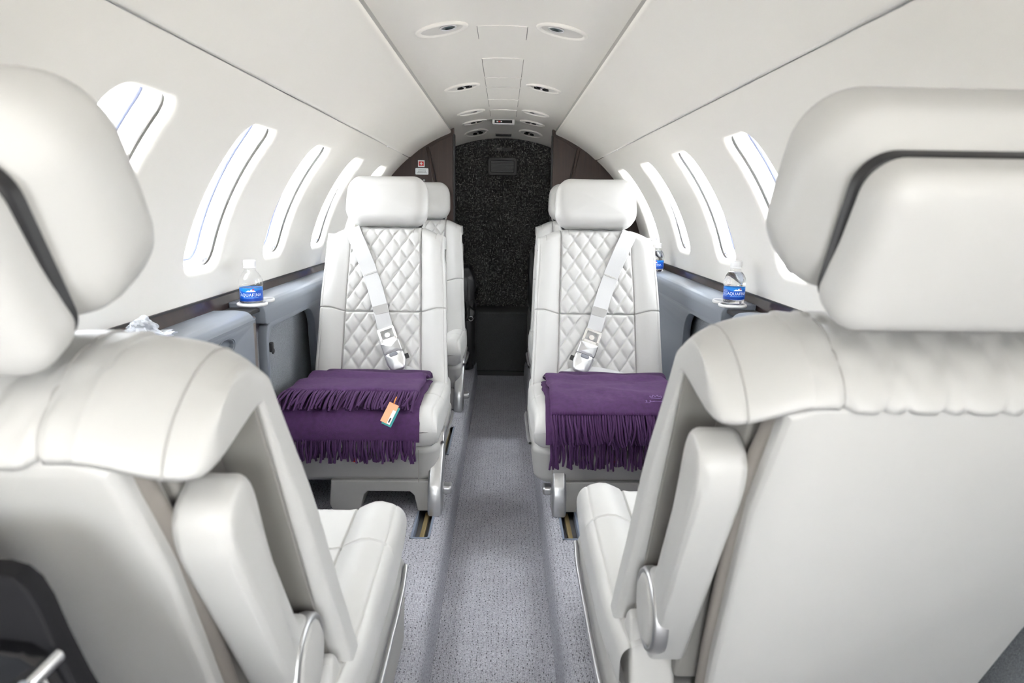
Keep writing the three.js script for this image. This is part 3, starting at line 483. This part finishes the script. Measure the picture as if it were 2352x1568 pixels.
function seat(name, label, x, z, { as, turn = 0, recline, hrUp = 0, baseX = 0, group, belt = 0, cover = true }) {
  const t = thing(name, label, 'seat', [x, SF, z], turn, group), th = -rad(recline);
  const back = (n, g, m, parent = t) => { const o = obj(n, g, m, parent); if (parent === t) { o.position.set(0, 0.28, -0.02); o.rotation.x = th; } return o; };
  obj('seat_cushion', cushionGeo, M.leather, t);
  const sh = obj('seat_shell', seatShellGeo, M.shellLeather ??= std('shell_leather', col(0.34, 0.334, 0.322), 0.45, { bumpMap: rep(grainBump, 14), bumpScale: 0.00012 }), t);
  for (const s of [-1, 1]) obj('front_seam', box(0.0022, 0.10, 0.003, s * 0.185, 0.147, 0.4615), M.recess, sh);
  obj('red_tab', [box(0.012, 0.012, 0.002, 0, 0.165, 0.4635)], M.red, sh); obj('white_tab', box(0.02, 0.009, 0.0015, 0, 0.165, 0.4628), M.white, sh);
  for (const s of [-1, 1]) {
    obj('trim_rail', [tube([[s * 0.250, 0.20, 0.40], [s * 0.252, 0.185, 0.34], [s * 0.2515, 0.17, 0.2], [s * 0.251, 0.165, 0.0], [s * 0.247, 0.16, -0.05]], 0.0045, 30, 8)], M.silver, t);
  }
  // base: bracket with two feet, silver side cover, release lever
  const bs = new THREE.Shape(); const bp = [[-0.155, 0.0], [-0.075, 0.0], [-0.062, 0.05], [-0.05, 0.062], [0.075, 0.062], [0.088, 0.05], [0.098, 0.0], [0.135, 0.0], [0.138, 0.095], [-0.158, 0.095], [-0.165, 0.02]];
  bp.forEach(([a, b], i) => i ? bs.lineTo(as * a, b) : bs.moveTo(as * a, b));
  const bg = extrude(bs, 0.40, 0.004); bg.translate(baseX, 0.004, 0.055); obj('base_bracket', bg, M.shellGrey, t);
  const fc = new THREE.Shape(); fc.moveTo(0.50, -0.002); fc.lineTo(0.43, -0.002); fc.lineTo(0.39, 0.10); fc.lineTo(0.31, 0.195); fc.quadraticCurveTo(0.295, 0.215, 0.32, 0.218); fc.lineTo(0.365, 0.215); fc.quadraticCurveTo(0.385, 0.212, 0.405, 0.19); fc.lineTo(0.485, 0.095); fc.quadraticCurveTo(0.50, 0.07, 0.50, -0.002);
  const fg = extrude(fc, 0.026, 0.008, 4); { const p = fg.attributes.position; for (let i = 0; i < p.count; i++) p.setXYZ(i, baseX + as * (0.138 + p.getZ(i)), p.getY(i) + 0.004, p.getX(i) - 0.012); } fg.computeVertexNormals();
  const cov = cover ? obj('foot_cover', toCreasedNormals(fg, 0.6), M.silver, t) : t;
  if (!cover) obj('floor_knob', box(0.04, 0.03, 0.05, as * 0.17, 0.045, 0.305, 0.012), M.shadeGrey, t); else obj('release_lever', [box(0.03, 0.026, 0.045, baseX + as * 0.183, 0.06, 0.415, 0.009), cyl(0.006, 0.006, 0.03, 12).rotateZ(Math.PI / 2).translate(baseX + as * 0.168, 0.06, 0.41)], M.silver, cov);
  // back
  const bk = back('backrest', backGeo, M.leather);
  for (const xn of [-0.86, -0.47, 0.47, 0.86]) {
    const pts = []; for (let k = 0; k <= 28; k++) { const kk = k <= 16 ? k : 32 - k, sd = k <= 16 ? -1 : 1, v = kk < 5 ? 0.535 + 0.001 * kk : BT - 0.045 + 0.045 * Math.sin(Math.PI / 2 * (kk - 4) / 12), X = xn * backW(v), e = Math.pow(1 - Math.pow(Math.abs(xn), 7), 1 / 7) * backEnd(v), wf = backFront(X, v), wr = backRear(X, v); const p = backPlace(X, v, (wf + wr) / 2 + sd * (wf - wr) / 2 * e); p.z -= sd * -0.0002; p.y += 0.0002; pts.push(p); }
    obj('top_seam', tube(pts, 0.0010, 60, 6), M.thread, bk);
  }
  const core = box(0.385, 0.52, 0.090, -as * 0.03, 0.255, -0.031, 0.006); const rp = back('recess_panel', core, M.recess); obj('recess_shade_plate', box(0.058, 0.53, 0.006, as * 0.181, 0.245, 0.006, 0.002), M.recess, rp);  // dark plate added over the bolster rear, standing for shade in the recess
  // rear shell: narrower on the aisle side, wrapped forward on the window side
  const rs = new THREE.Shape(); [[-0.232, -0.12], [-0.232, 0.35], [-0.222, 0.545], [0.12, 0.545], [0.150, 0.535], [0.154, 0.40], [0.136, 0.10], [0.124, -0.02], [0.15, -0.12]].forEach(([a, b], i) => i ? rs.lineTo(as * a, b) : rs.moveTo(as * a, b));
  const rg = extrude(rs, 0.03, 0.011, 6); rg.translate(0, 0, -0.107); { const p = rg.attributes.position; for (let i = 0; i < p.count; i++) { const X = p.getX(i), wn = clamp((-as * X - 0.205) / 0.03, 0, 1); if (p.getZ(i) > -0.09 && wn > 0.3) p.setZ(i, -0.006); } rg.computeVertexNormals(); }
  const shell = back('back_shell', toCreasedNormals(uvFrom(rg, (a, b) => [a, b]), 0.5), M.leather);
  // stitched welt along the recess edge of the shell
  const welt = tube([[as * 0.148, 0.52, -0.092], [as * 0.155, 0.44, -0.092], [as * 0.1525, 0.36, -0.092], [as * 0.138, 0.12, -0.092], [as * 0.126, -0.01, -0.092]], 0.0085, 40, 10); obj('welt', welt, M.welt, shell);
  // aisle-side cover below the armrest pivot
  const sc = new THREE.Shape(); sc.moveTo(0.02, -0.22); sc.lineTo(0.005, 0.03); sc.quadraticCurveTo(0.0, 0.062, -0.02, 0.055); sc.lineTo(-0.095, -0.04); sc.lineTo(-0.13, -0.10); sc.lineTo(-0.12, -0.22); sc.lineTo(0.02, -0.22);
  const sg = extrude(sc, 0.05, 0.008, 3); { const p = sg.attributes.position; for (let i = 0; i < p.count; i++) { const w = p.getX(i), v = p.getY(i), xx = p.getZ(i); p.setXYZ(i, as * (0.165 + xx), v, w); } sg.computeVertexNormals(); }
  back('side_cover', toCreasedNormals(uvFrom(sg, (x, y, z) => [z, y]), 0.6), M.leatherBack);
  const arm = back('armrest', armGeo(as), M.leather);
  const dg = dialGeo(as); dg.translate(as * 0.190, 0.125, -0.050); obj('pivot_cap', dg, M.leatherBack, arm);
  const dr = dialRimGeo(as); dr.translate(as * 0.190, 0.125, -0.050); obj('pivot_rim', dr, M.silver, arm);
  // headrest
  const cap = hrCap.clone(); cap.translate(0, 0.66 + hrUp, 0.012); const hr = back('headrest', cap, M.leather);
  const cv = hrCover.clone(); cv.translate(0, 0.648 + hrUp, -0.068); obj('headrest_cover', cv, M.leather, hr); const gk = puff(0.2475, 0.1525, 0.016, 0.032, 0.004, 0, null, 10); gk.translate(0, 0.648 + hrUp, -0.049); obj('seal_and_gap_shade', gk, M.black, hr);  // black flange round the cover paints the shade of the gap behind it
  for (const s of [-1, 1]) { const P = []; for (let k = 0; k <= 20; k++) { const a = lerp(-0.9, 0.9, k / 20); P.push([s * (0.1405 - 0.006 * Math.max(0, a)) * (1 - 0.14 * Math.pow(Math.abs(a), 6)), 0.66 + hrUp + a * 0.084, 0.030]); } obj('piping', tube(P, 0.0016, 40, 6), M.leatherBack, hr); }
  for (const s of [-1, 1]) obj('headrest_post', cyl(0.006, 0.006, 0.09, 12).translate(s * 0.06, 0.575, -0.02), M.chrome, hr);
  if (belt) {   // shoulder strap from the outer shoulder to the buckle, then lap straps; belt = sign of the outer side
    const P = [], N = [], S = [], A = [belt * 0.125, 0.555], B = [-belt * 0.012, 0.185];
    for (let k = 0; k <= 34; k++) { const f = k / 34, X = lerp(A[0], B[0], f) + belt * 0.012 * Math.sin(Math.PI * f) * -1, v = lerp(A[1], B[1], f), vv = Math.min(v, 0.53); const w = 0.0615 + (k < 3 ? -0.03 * (1 - k / 3) ** 2 : 0) + 0.004 * Math.sin(f * 9); const p = backPlace(X, v, w); P.push(p); N.push(V(0, 0.15, 1).normalize()); }
    for (let k = 0; k <= 34; k++) { const d = P[Math.min(34, k + 1)].clone().sub(P[Math.max(0, k - 1)]); S.push(V().crossVectors(d, N[k]).normalize()); }
    const sb = back('shoulder_belt', ribbon(P, N, S, 0.054, 0.0022, 8), M.webbing);
    const dir = V(B[0] - A[0], B[1] - A[1], 0).normalize(), ang = Math.atan2(dir.x, -dir.y);
    const put = (g, along, lift = 0) => { if (along > 0) g.scale(1.38, 1.25, 1.2); g.rotateZ(ang); const al = along > 0 ? along * 1.2 : along; g.translate(B[0] + dir.x * al, B[1] + dir.y * al, 0.064 + lift * 1.2); return g; };
    for (const [k, h] of [[16, 0.006], [28, 0.032]]) { const g = puff(0.0515, h, 0.002, 0.0024, 0.0008, 0); const d = P[k + 1].clone().sub(P[k - 1]); g.rotateZ(Math.atan2(d.x, -d.y)); g.translate(P[k].x, P[k].y, P[k].z + 0.0024); obj('stitch_patch', g, M.thread, sb); }
    const bk2 = back('buckle', [put(puff(0.050, 0.058, 0.020, 0.012, 0.008, 0.003, (p) => { p.x *= 1 - 0.22 * sst(0, -0.025, p.y); return p; }), 0.105, 0.006)], M.satin);
    obj('buckle_flap', [put(puff(0.048, 0.036, 0.013, 0.004, 0.004, 0.003), 0.062, 0.010)], M.silver, bk2);
    obj('release_notch', put(puff(0.022, 0.010, 0.003, 0.0048, 0.001, 0), 0.085, 0.0185), M.notch, bk2);
    obj('tongue', [put(box(0.006, 0.034, 0.003, -0.019, 0, 0), 0.022, 0.004), put(box(0.006, 0.034, 0.003, 0.019, 0, 0), 0.022, 0.004), put(box(0.042, 0.006, 0.0035, 0, 0, 0), 0.004, 0.004), put(box(0.04, 0.012, 0.003), 0.040, 0.004), put(cyl(0.007, 0.007, 0.005, 16).rotateX(Math.PI / 2), 0.024, 0.005)], M.chrome, bk2);
    obj('lever_tab', put(box(0.012, 0.014, 0.006, -belt * 0.028, 0, 0), 0.10, 0.0), M.black, bk2);
    // lap straps spread from the buckle down under the blanket
    const end = [B[0] + dir.x * 0.16, B[1] + dir.y * 0.16];
    const lap = (x1, v1, w0, w1) => { const p = [], n = [], s2 = []; for (let k = 0; k <= 14; k++) { const f = k / 14; p.push(V(lerp(end[0], x1, f), lerp(end[1], v1, f) + 0.012 * Math.sin(f * Math.PI), lerp(0.062, 0.066, f) + 0.008 * Math.sin(f * Math.PI))); n.push(V(0, 0.2, 1).normalize()); } for (let k = 0; k <= 14; k++) { const d = p[Math.min(14, k + 1)].clone().sub(p[Math.max(0, k - 1)]); s2.push(V().crossVectors(d, n[k]).normalize()); } return ribbon(p, n, s2, w0, 0.0022, 6); };
    back('lap_belt', lap(-belt * 0.17, -0.03, 0.046), M.webbing); if (as < 0) back('lap_belt', lap(belt * 0.17, -0.02, 0.05), M.webbing);
  }
  return t;
}
const LX = -0.4175, RX = 0.348, LFX = -0.425, RFX = 0.423;
seat('passenger_chair', 'grey leather seat turned away, felt-dark corner cabinet by its back', LFX, -0.845, { as: -1, turn: Math.PI, recline: 27, hrUp: 0.028, baseX: -0.10, cover: false });
seat('passenger_chair', 'grey leather seat turned away with its stowed armrest and quilted top edge', RFX, -0.95, { as: 1, turn: Math.PI, recline: 25, hrUp: 0.036, baseX: 0.085, cover: false });
seat('passenger_chair', 'grey quilted leather seat holding the purple blanket with an orange tag', LX, -2.37, { as: 1, recline: 18, baseX: 0.0825, belt: -1 });
seat('passenger_chair', 'grey quilted leather seat holding the embroidered purple blanket', RX, -2.37, { as: -1, recline: 18, baseX: -0.013, belt: 1 });
seat('passenger_chair', 'grey quilted leather seat beside the black bag, half hidden by the seat ahead', -0.415, -3.42, { as: 1, recline: 13, baseX: 0.08 });
seat('passenger_chair', 'grey quilted leather seat in front of the rear bulkhead without signs, mostly hidden', 0.385, -3.42, { as: -1, recline: 13, baseX: -0.05 });

// ------------------------------------------------------------------ blankets
const CTOP = 0.43 - SF;                                    // cushion top in the seat's own height
function arcPath(pts, n) { const c = new THREE.CatmullRomCurve3(pts.map(([z, y]) => V(0, y, z)), false, 'centripetal'); return c.getSpacedPoints(n); }
function sheet(path, x0, x1, thick, wob, nx = 70) {         // thick cloth: profile loop along path, swept across x
  const n = path.length, T = path.map((p, i) => path[Math.min(n - 1, i + 1)].clone().sub(path[Math.max(0, i - 1)]).normalize()), N = T.map((t) => V(0, t.z, -t.y));
  const loop = []; for (let i = 0; i < n; i++) loop.push([i, 1]); for (let k = 1; k < 4; k++) loop.push([n - 1, Math.cos(Math.PI * k / 4)]); for (let i = n - 1; i >= 0; i--) loop.push([i, -1]); for (let k = 1; k < 4; k++) loop.push([0, -Math.cos(Math.PI * k / 4)]);
  return grid(loop.length, nx, (i, j) => {
    const [k, s] = loop[i], f = j / (nx - 1), x = lerp(x0, x1, f), e = Math.min(1, Math.sqrt(Math.max(0, Math.sin(Math.PI * clamp(Math.min(f, 1 - f) * 12, 0, 0.5))))), over = Math.abs(s) < 1 ? Math.sqrt(1 - s * s) * thick * 0.5 * (k ? 1 : -1) : 0;
    const w = s > -1 ? wob(x, path[k].z, path[k].y) : 0;
    const edge = 0.006 * noise.noise(path[k].z * 14, f < 0.5 ? 1.5 : 7.5, 2) * (f < 0.06 || f > 0.94 ? 1 : 0);
    return V(x + edge, path[k].y + N[k].y * (s * e * thick / 2 + w) + T[k].y * over, path[k].z + N[k].z * (s * e * thick / 2 + w) + T[k].z * over);
  }, true, (i, j, q) => [lerp(x0, x1, j / (nx - 1)), loop[i][0] / n * 0.6]);
}
function blanket(label, x, z, { w0, w1, upEnd, low, lenUp, lenLow, emb, tagged, dark, fold }) {
  const t = thing('blanket', label, 'blanket', [x, SF, z]);
  const lowPath = arcPath([[0.04, CTOP - 0.018], [0.15, CTOP + 0.004], [0.30, CTOP + 0.018], [0.40, CTOP + 0.019], [0.452, CTOP - 0.002], [0.483, CTOP - 0.045], [0.487, low]], 60);
  const wob1 = (X, Z, Y) => 0.004 * noise.noise(X * 9, Z * 9, 1.3) + 0.003 * noise.noise(X * 22, Z * 12, 4.7);
  obj('lower_fold', sheet(lowPath, w0, w1, 0.018, wob1), M.wool, t);
  const upPts = lowPath.filter((p) => p.z < upEnd[0] + 1e-6 && p.y > upEnd[1]).map((p) => p.clone());
  const nU = upPts.length, up = upPts.map((p, i) => { const a = upPts[Math.max(0, i - 1)], b = upPts[Math.min(nU - 1, i + 1)], tt = b.clone().sub(a).normalize(); return V(0, p.y + tt.z * 0.021, p.z - tt.y * 0.021); });
  const wob2 = (X, Z, Y) => 0.007 * noise.noise(X * 8 + fold, Z * 14, 2.2) + 0.010 * Math.exp(-(((Z - 0.13 - 0.02 * Math.sin(X * 9)) / 0.05) ** 2)) - 0.006 * Math.exp(-(((Z - 0.19) / 0.03) ** 2)) + 0.003 * noise.noise(X * 30, Z * 22, 1.1);
  obj('upper_fold', sheet(up, w0 + 0.012, w1 - 0.010, 0.017, wob2), M.wool, t);
  const back = arcPath([[0.045, CTOP + 0.006], [0.07, CTOP + 0.024], [0.10, CTOP + 0.030], [0.12, CTOP + 0.026]], 14);
  obj('rear_fold', sheet(back, w0 + 0.06, w1 - 0.004, 0.016, (X) => 0.005 * noise.noise(X * 10, fold, 3.3)), M.wool, t);
  // fringes
  const tass = (pts, r) => new THREE.TubeGeometry(new THREE.CatmullRomCurve3(pts), 9, r, 5);
  const surf = [...lowPath.map((p) => p.clone())]; for (let k = 1; k <= 12; k++) surf.push(V(0, low - k * 0.01, 0.4885 - 0.0006 * k));
  const cum = [0]; for (let i = 1; i < surf.length; i++) cum.push(cum[i - 1] + surf[i].distanceTo(surf[i - 1]));
  const along = (s, lift) => { let i = cum.findIndex((c) => c >= s); if (i < 1) i = surf.length - 1; const a = surf[i - 1], b = surf[i], f = clamp((s - cum[i - 1]) / (cum[i] - cum[i - 1] || 1), 0, 1), tt = b.clone().sub(a).normalize(); return V(0, lerp(a.y, b.y, f) + tt.z * lift, lerp(a.z, b.z, f) - tt.y * lift); };
  const iEnd = surf.findIndex((p) => p.z >= upEnd[0] - 1e-6 || p.y <= upEnd[1]), sUp = cum[Math.max(1, iEnd)] - 0.004, sLow = cum[lowPath.length - 1] - 0.003;
  const row = (s0, len, lift, spread, lean, gap, base) => {
    const variants = []; for (let k = 0; k < 10; k++) { const L = len * rr(0.86, 1.06), dx = rr(-spread, spread) + lean * rr(0.4, 1), ph = rr(0, 6), pts = []; for (let i = 0; i <= 6; i++) { const f = i / 6, p = along(s0 + L * f, lerp(lift, base + 0.0055 * (k % 3), Math.min(1, f * 2))); p.x = dx * f * f + 0.003 * Math.sin(ph + f * 5) * f; pts.push(p); } variants.push(tass(pts, rr(0.0031, 0.0037))); }
    const n = Math.floor((w1 - w0 - 0.012) / gap);
    for (let k = 0; k < n; k++) { const m = obj('tassel', variants[Math.floor(rnd() * 10)], M.tassel, t); m.position.x = w0 + 0.008 + (w1 - w0 - 0.016) * (k + 0.5) / n + rr(-0.0015, 0.0015); }
  };
  row(sUp, lenUp, 0.021, 0.010, tagged ? -0.012 : 0.008, 0.0074, 0.0165); row(sUp, lenUp * 0.92, 0.018, 0.012, 0, 0.0125, 0.014); row(sLow, lenLow, 0.003, 0.006, 0, 0.0078, 0.004); row(sLow, lenLow * 0.94, -0.002, 0.007, 0, 0.0095, -0.003);
  if (tagged) {
    const g = (w, h, d, X, Y, Z) => { const q = new RoundedBoxGeometry(w, h, d, 2, 0.0004); q.translate(X, Y, Z); q.rotateZ(-0.42); q.rotateX(-0.42); q.translate(0.108, CTOP + 0.006, 0.487); return q; };
    const card = obj('paper_tag', g(0.030, 0.060, 0.0014, 0, 0, 0.004), std('orange_card', col(0.82, 0.42, 0.24), 0.6), t);
    obj('teal_card', g(0.030, 0.060, 0.0014, 0.0055, -0.005, -0.0005), std('teal_card', col(0.06, 0.42, 0.42), 0.6), card);
    obj('white_strip', g(0.010, 0.042, 0.0006, 0.0100, -0.0085, 0.0050), M.white, card);
    obj('printed_bar', g(0.004, 0.014, 0.0004, 0.0095, -0.018, 0.0055), M.black, card);
    obj('tag_cord', tube([[0.124, CTOP + 0.048, 0.462], [0.121, CTOP + 0.040, 0.476], [0.119, CTOP + 0.032, 0.482]], 0.0016, 10, 6), std('orange_cord', col(0.75, 0.25, 0.03), 0.7), card);
  }
  if (emb) {   // pale stitched crown over a flourish of script
    const E = std('pale_purple_thread', col(0.26, 0.16, 0.38), 0.7), at = (a, b) => { const p = along(sUp - 0.045 + b * 0.9, 0.0335 + 0.002); p.x = emb + a; return p; };
    const crown = [[-0.014, 0], [-0.017, -0.010], [-0.009, -0.004], [-0.006, -0.014], [0, -0.005], [0.006, -0.014], [0.009, -0.004], [0.017, -0.010], [0.014, 0], [-0.014, 0]].map(([a, b]) => at(a, b)); 
    obj('embroidered_crown', tube(crown, 0.0007, 60, 5), E, t);
    const sc = []; for (let k = 0; k <= 60; k++) { const f = k / 60; sc.push(at(-0.036 + 0.072 * f + 0.004 * Math.sin(f * 40), 0.014 + 0.0045 * Math.cos(f * 40) * (0.5 + 0.5 * Math.sin(f * 7 + 1)))); } obj('embroidered_script', tube(sc, 0.0006, 200, 5), E, t);
  }
  return t;
}
blanket('folded purple wool blanket with two fringes and an orange paper tag', LX, -2.37, { w0: -0.232, w1: 0.190, upEnd: [0.385, 0.1], low: CTOP - 0.072, lenUp: 0.082, lenLow: 0.072, tagged: true, fold: 0 });
blanket('folded purple wool blanket with a pale embroidered crown', RX, -2.37, { w0: -0.205, w1: 0.225, upEnd: [0.46, CTOP - 0.02], low: CTOP - 0.075, lenUp: 0.078, lenLow: 0.082, emb: 0.116, fold: 3.7 });

// ------------------------------------------------------------------ water bottles on the ledges
function labelTexture() {
  const cv = document.createElement('canvas'); cv.width = 1024; cv.height = 256; const c = cv.getContext('2d');
  c.fillStyle = '#0f57c4'; c.fillRect(0, 0, 1024, 256); c.fillStyle = '#1a86e0'; c.beginPath(); c.moveTo(0, 0); c.lineTo(1024, 0); c.lineTo(1024, 70); for (let x = 1024; x >= 0; x -= 16) c.lineTo(x, 62 + 20 * Math.sin(x / 60)); c.fill();
  c.fillStyle = '#0b3f9e'; c.fillRect(0, 206, 1024, 50);
  for (const x0 of [512, 0, 1024]) {
    c.fillStyle = '#ffffff'; c.beginPath(); c.moveTo(x0 - 70, 74); c.lineTo(x0 - 30, 40); c.lineTo(x0 - 12, 54); c.lineTo(x0 + 12, 20); c.lineTo(x0 + 34, 52); c.lineTo(x0 + 48, 42); c.lineTo(x0 + 80, 74); c.closePath(); c.fill();
    c.fillStyle = '#d8232a'; c.beginPath(); c.arc(x0 + 40, 30, 14, 0, 7); c.fill();
    c.fillStyle = '#ffffff'; c.textAlign = 'center'; c.font = '78px sans-serif'; c.fillText('AQUAFINA', x0, 160, 330); c.fillStyle = '#9fd0ff'; for (let k = 0; k < 14; k++) c.fillRect(x0 - 110 + k * 16, 182, 11, 8);
  }
  c.fillStyle = '#dfefff'; for (const x0 of [250, 760]) for (let r = 0; r < 6; r++) { let x = x0; while (x < x0 + 90) { const w = 6 + ((x * 13 + r * 7) % 18); c.fillRect(x, 60 + r * 22, w, 8); x += w + 6; } }
  const t = new THREE.CanvasTexture(cv); t.colorSpace = THREE.SRGBColorSpace; return t;
}
const labelMat = std('bottle_label', col(1, 1, 1), 0.35, { map: labelTexture() });
const pet = std('clear_plastic', col(1, 1, 1), 0.03, { transmission: 1, thickness: 0, ior: 1.5 });
const water = std('water', col(1, 1, 1), 0.0, { transmission: 1, thickness: 0.05, ior: 1.33 });
const bottleProfile = [[0.0005, 0.003], [0.022, 0.001], [0.030, 0.003], [0.0325, 0.008], [0.0325, 0.013], [0.0315, 0.015], [0.0315, 0.055], [0.0330, 0.058], [0.0338, 0.064], [0.0332, 0.072], [0.030, 0.083], [0.0245, 0.093], [0.0185, 0.1005], [0.0155, 0.105], [0.0150, 0.111], [0.0165, 0.112], [0.0165, 0.114]];
function bottle(label, x, y, z, level, turn, waist) {
  const t = thing('water_bottle', label, 'bottle', [x, y, z], turn);
  const prof = bottleProfile.map(([r, h]) => new THREE.Vector2(r, h));
  const curve = new THREE.SplineCurve(prof).getPoints(60).map((p) => new THREE.Vector2(Math.max(0.0004, p.x), p.y));
  const body = new THREE.LatheGeometry(curve, 48); { const p = body.attributes.position; for (let i = 0; i < p.count; i++) { const Y = p.getY(i), a = Math.atan2(p.getX(i), p.getZ(i)), k = sst(0.058, 0.064, Y) * sst(0.1, 0.092, Y); const d = 1 + 0.022 * k * Math.sin(a * 8 + (Y - 0.06) * 160) * Math.sin(a * 8 - (Y - 0.06) * 160); p.setX(i, p.getX(i) * d); p.setZ(i, p.getZ(i) * d); } body.computeVertexNormals(); }
  const b = obj('bottle_body', body, pet, t);
  const wp = curve.filter((p) => p.y < level && p.y > 0.002).map((p) => new THREE.Vector2(Math.max(0.0004, p.x - 0.0008), p.y + 0.0005)); wp.unshift(new THREE.Vector2(0.0004, wp[0].y)); wp.push(new THREE.Vector2(0.0004, wp[wp.length - 1].y));
  obj('water', new THREE.LatheGeometry(wp, 48), water, t);
  const lb = new THREE.CylinderGeometry(0.0322, 0.0322, 0.038, 48, 1, true); lb.rotateY(Math.PI); lb.translate(0, 0.035, 0); obj('label_wrap', lb, labelMat, t);
  const capP = [[0.0004, 0.1325], [0.0155, 0.1325], [0.0172, 0.131], [0.0175, 0.129], [0.0175, 0.117], [0.0168, 0.1165], [0.0168, 0.1135], [0.0178, 0.113], [0.0178, 0.110], [0.016, 0.1095]].map(([r, h]) => new THREE.Vector2(r, h)); obj('cap', new THREE.LatheGeometry(capP, 36), M.white, t);
  return t;
}
bottle('half empty water bottle with blue label in the white ring holder by the orange-tagged blanket', -0.722, 0.728, -1.985, 0.057, 0.28);
bottle('full water bottle with blue label beside the turned away seat with quilted top', 0.722, 0.738, -2.085, 0.099, 0.02);
bottle('full water bottle with blue label beside the embroidered blanket seat', 0.722, 0.736, -3.175, 0.099, -0.55);
bottle('water bottle with blue label hidden behind the orange-tagged blanket seat', -0.722, 0.736, -3.02, 0.099, 0.3);

// ------------------------------------------------------------------ loose things
{
  const crumple = (g, a, f, s) => { const p = g.attributes.position; for (let i = 0; i < p.count; i++) { const x = p.getX(i), y = p.getY(i), z = p.getZ(i), n = noise.noise(x * f, y * f, z * f + s), m = noise.noise(x * f * 2.3, y * f * 2.3, z * f * 2.3 + s); const k = 1 + a * (Math.abs(n) * 1.4 - 0.3) + a * 0.5 * m; p.setXYZ(i, x * k, y * (1 + a * 0.4 * n), z * k); } g.computeVertexNormals(); return g; };
  const wrap = thing('plastic_wrapper', 'crumpled clear plastic wrapper lying on the side cabinet', 'wrapper', [-0.735, 0.7325, -1.40]);
  const wg = new THREE.SphereGeometry(1, 40, 24, 0, Math.PI * 2, 0, Math.PI * 0.55); wg.scale(0.03, 0.055, 0.045); obj('film', toCreasedNormals(crumple(wg, 0.5, 60, 2), 0.3), std('crinkled_film', col(0.92, 0.94, 0.98), 0.08, { transmission: 0.7, thickness: 0, ior: 1.5 }), wrap);
  obj('film_tail', toCreasedNormals(crumple(new THREE.SphereGeometry(1, 24, 12).scale(0.02, 0.008, 0.03).translate(0.01, 0.008, -0.06), 0.5, 70, 5), 0.3), wrap.children[0].material, wrap);
  const bag = thing('black_bag', 'slouching black leather bag beside the rear passage', 'bag', [-0.195, SF, -3.78]);
  const bg = puff(0.10, 0.56, 0.13, 0.04, 0.04, 0.01, null, 8); bg.translate(0, 0.28, 0); crumple(bg, 0.35, 14, 1); obj('bag_body', bg, std('black_leather', col(0.018, 0.018, 0.02), 0.38), bag);
  obj('bag_flap', crumple(puff(0.085, 0.13, 0.15, 0.03, 0.03, 0.01, null, 8).translate(0.012, 0.34, 0.005), 0.3, 20, 4), bag.children[0].material, bag); obj('bag_buckle', new THREE.TorusGeometry(0.012, 0.002, 8, 20).translate(0.03, 0.30, 0.088), M.silver, bag);
  const bd = thing('folded_coat', 'dark folded coat hanging beside the mostly hidden rear seat', 'coat', [0.185, SF, -3.80]);
  obj('coat_body', crumple(puff(0.08, 0.30, 0.10, 0.03, 0.03, 0.01, null, 8).translate(0, 0.50, 0), 0.3, 16, 7), M.black, bd); obj('coat_lining', crumple(puff(0.085, 0.36, 0.10, 0.03, 0.03, 0.01, null, 8).translate(0.005, 0.18, 0), 0.3, 16, 9), std('charcoal_cloth', col(0.09, 0.088, 0.085), 0.9), bd);
  // dark corner cabinet near the viewpoint
  const cb = thing('corner_cabinet', 'charcoal corner cabinet with gloss black drawer and chrome bar handle', 'cabinet', [0, SF, 0]);
  const sh = shapeOf([[-0.60, 0], [-0.20, 0], [-0.205, 0.40], [-0.240, 0.52], [-0.268, 0.585], [-0.279, 0.617], [-0.286, 0.642], [-0.292, 0.655], [-0.300, 0.663], [-0.312, 0.667], [-0.60, 0.675]]);
  const cg = extrude(sh, 0.012, 0.004, 3); cg.translate(0, 0, -0.418); obj('cabinet_body', toCreasedNormals(cg, 0.5), std('charcoal_panel', col(0.012, 0.012, 0.014), 0.6, { specularIntensity: 0.25 }), cb);
  const dsh = shapeOf([[-0.60, 0.10], [-0.21, 0.10], [-0.21, 0.40], [-0.245, 0.52], [-0.272, 0.585], [-0.282, 0.610], [-0.292, 0.6175], [-0.31, 0.62], [-0.60, 0.615]]);
  const dr = obj('drawer_front', extrude(dsh, 0.012, 0.003, 3).translate(0, 0, -0.404), M.blackGloss, cb);
  obj('bar_handle', tube([[-0.44, 0.48, -0.372], [-0.37, 0.535, -0.372], [-0.278, 0.607, -0.372]], 0.0045, 20, 12), M.chrome, dr); obj('handle_stub', cyl(0.005, 0.005, 0.03, 14).rotateX(Math.PI / 2).translate(-0.276, 0.609, -0.385), M.chrome, dr);
}

// ------------------------------------------------------------------ finish
scene.traverse((o) => { if (o.isMesh) { o.castShadow = true; o.receiveShadow = true; } });
scene.updateMatrixWorld(true);
renderer.render(scene, camera);
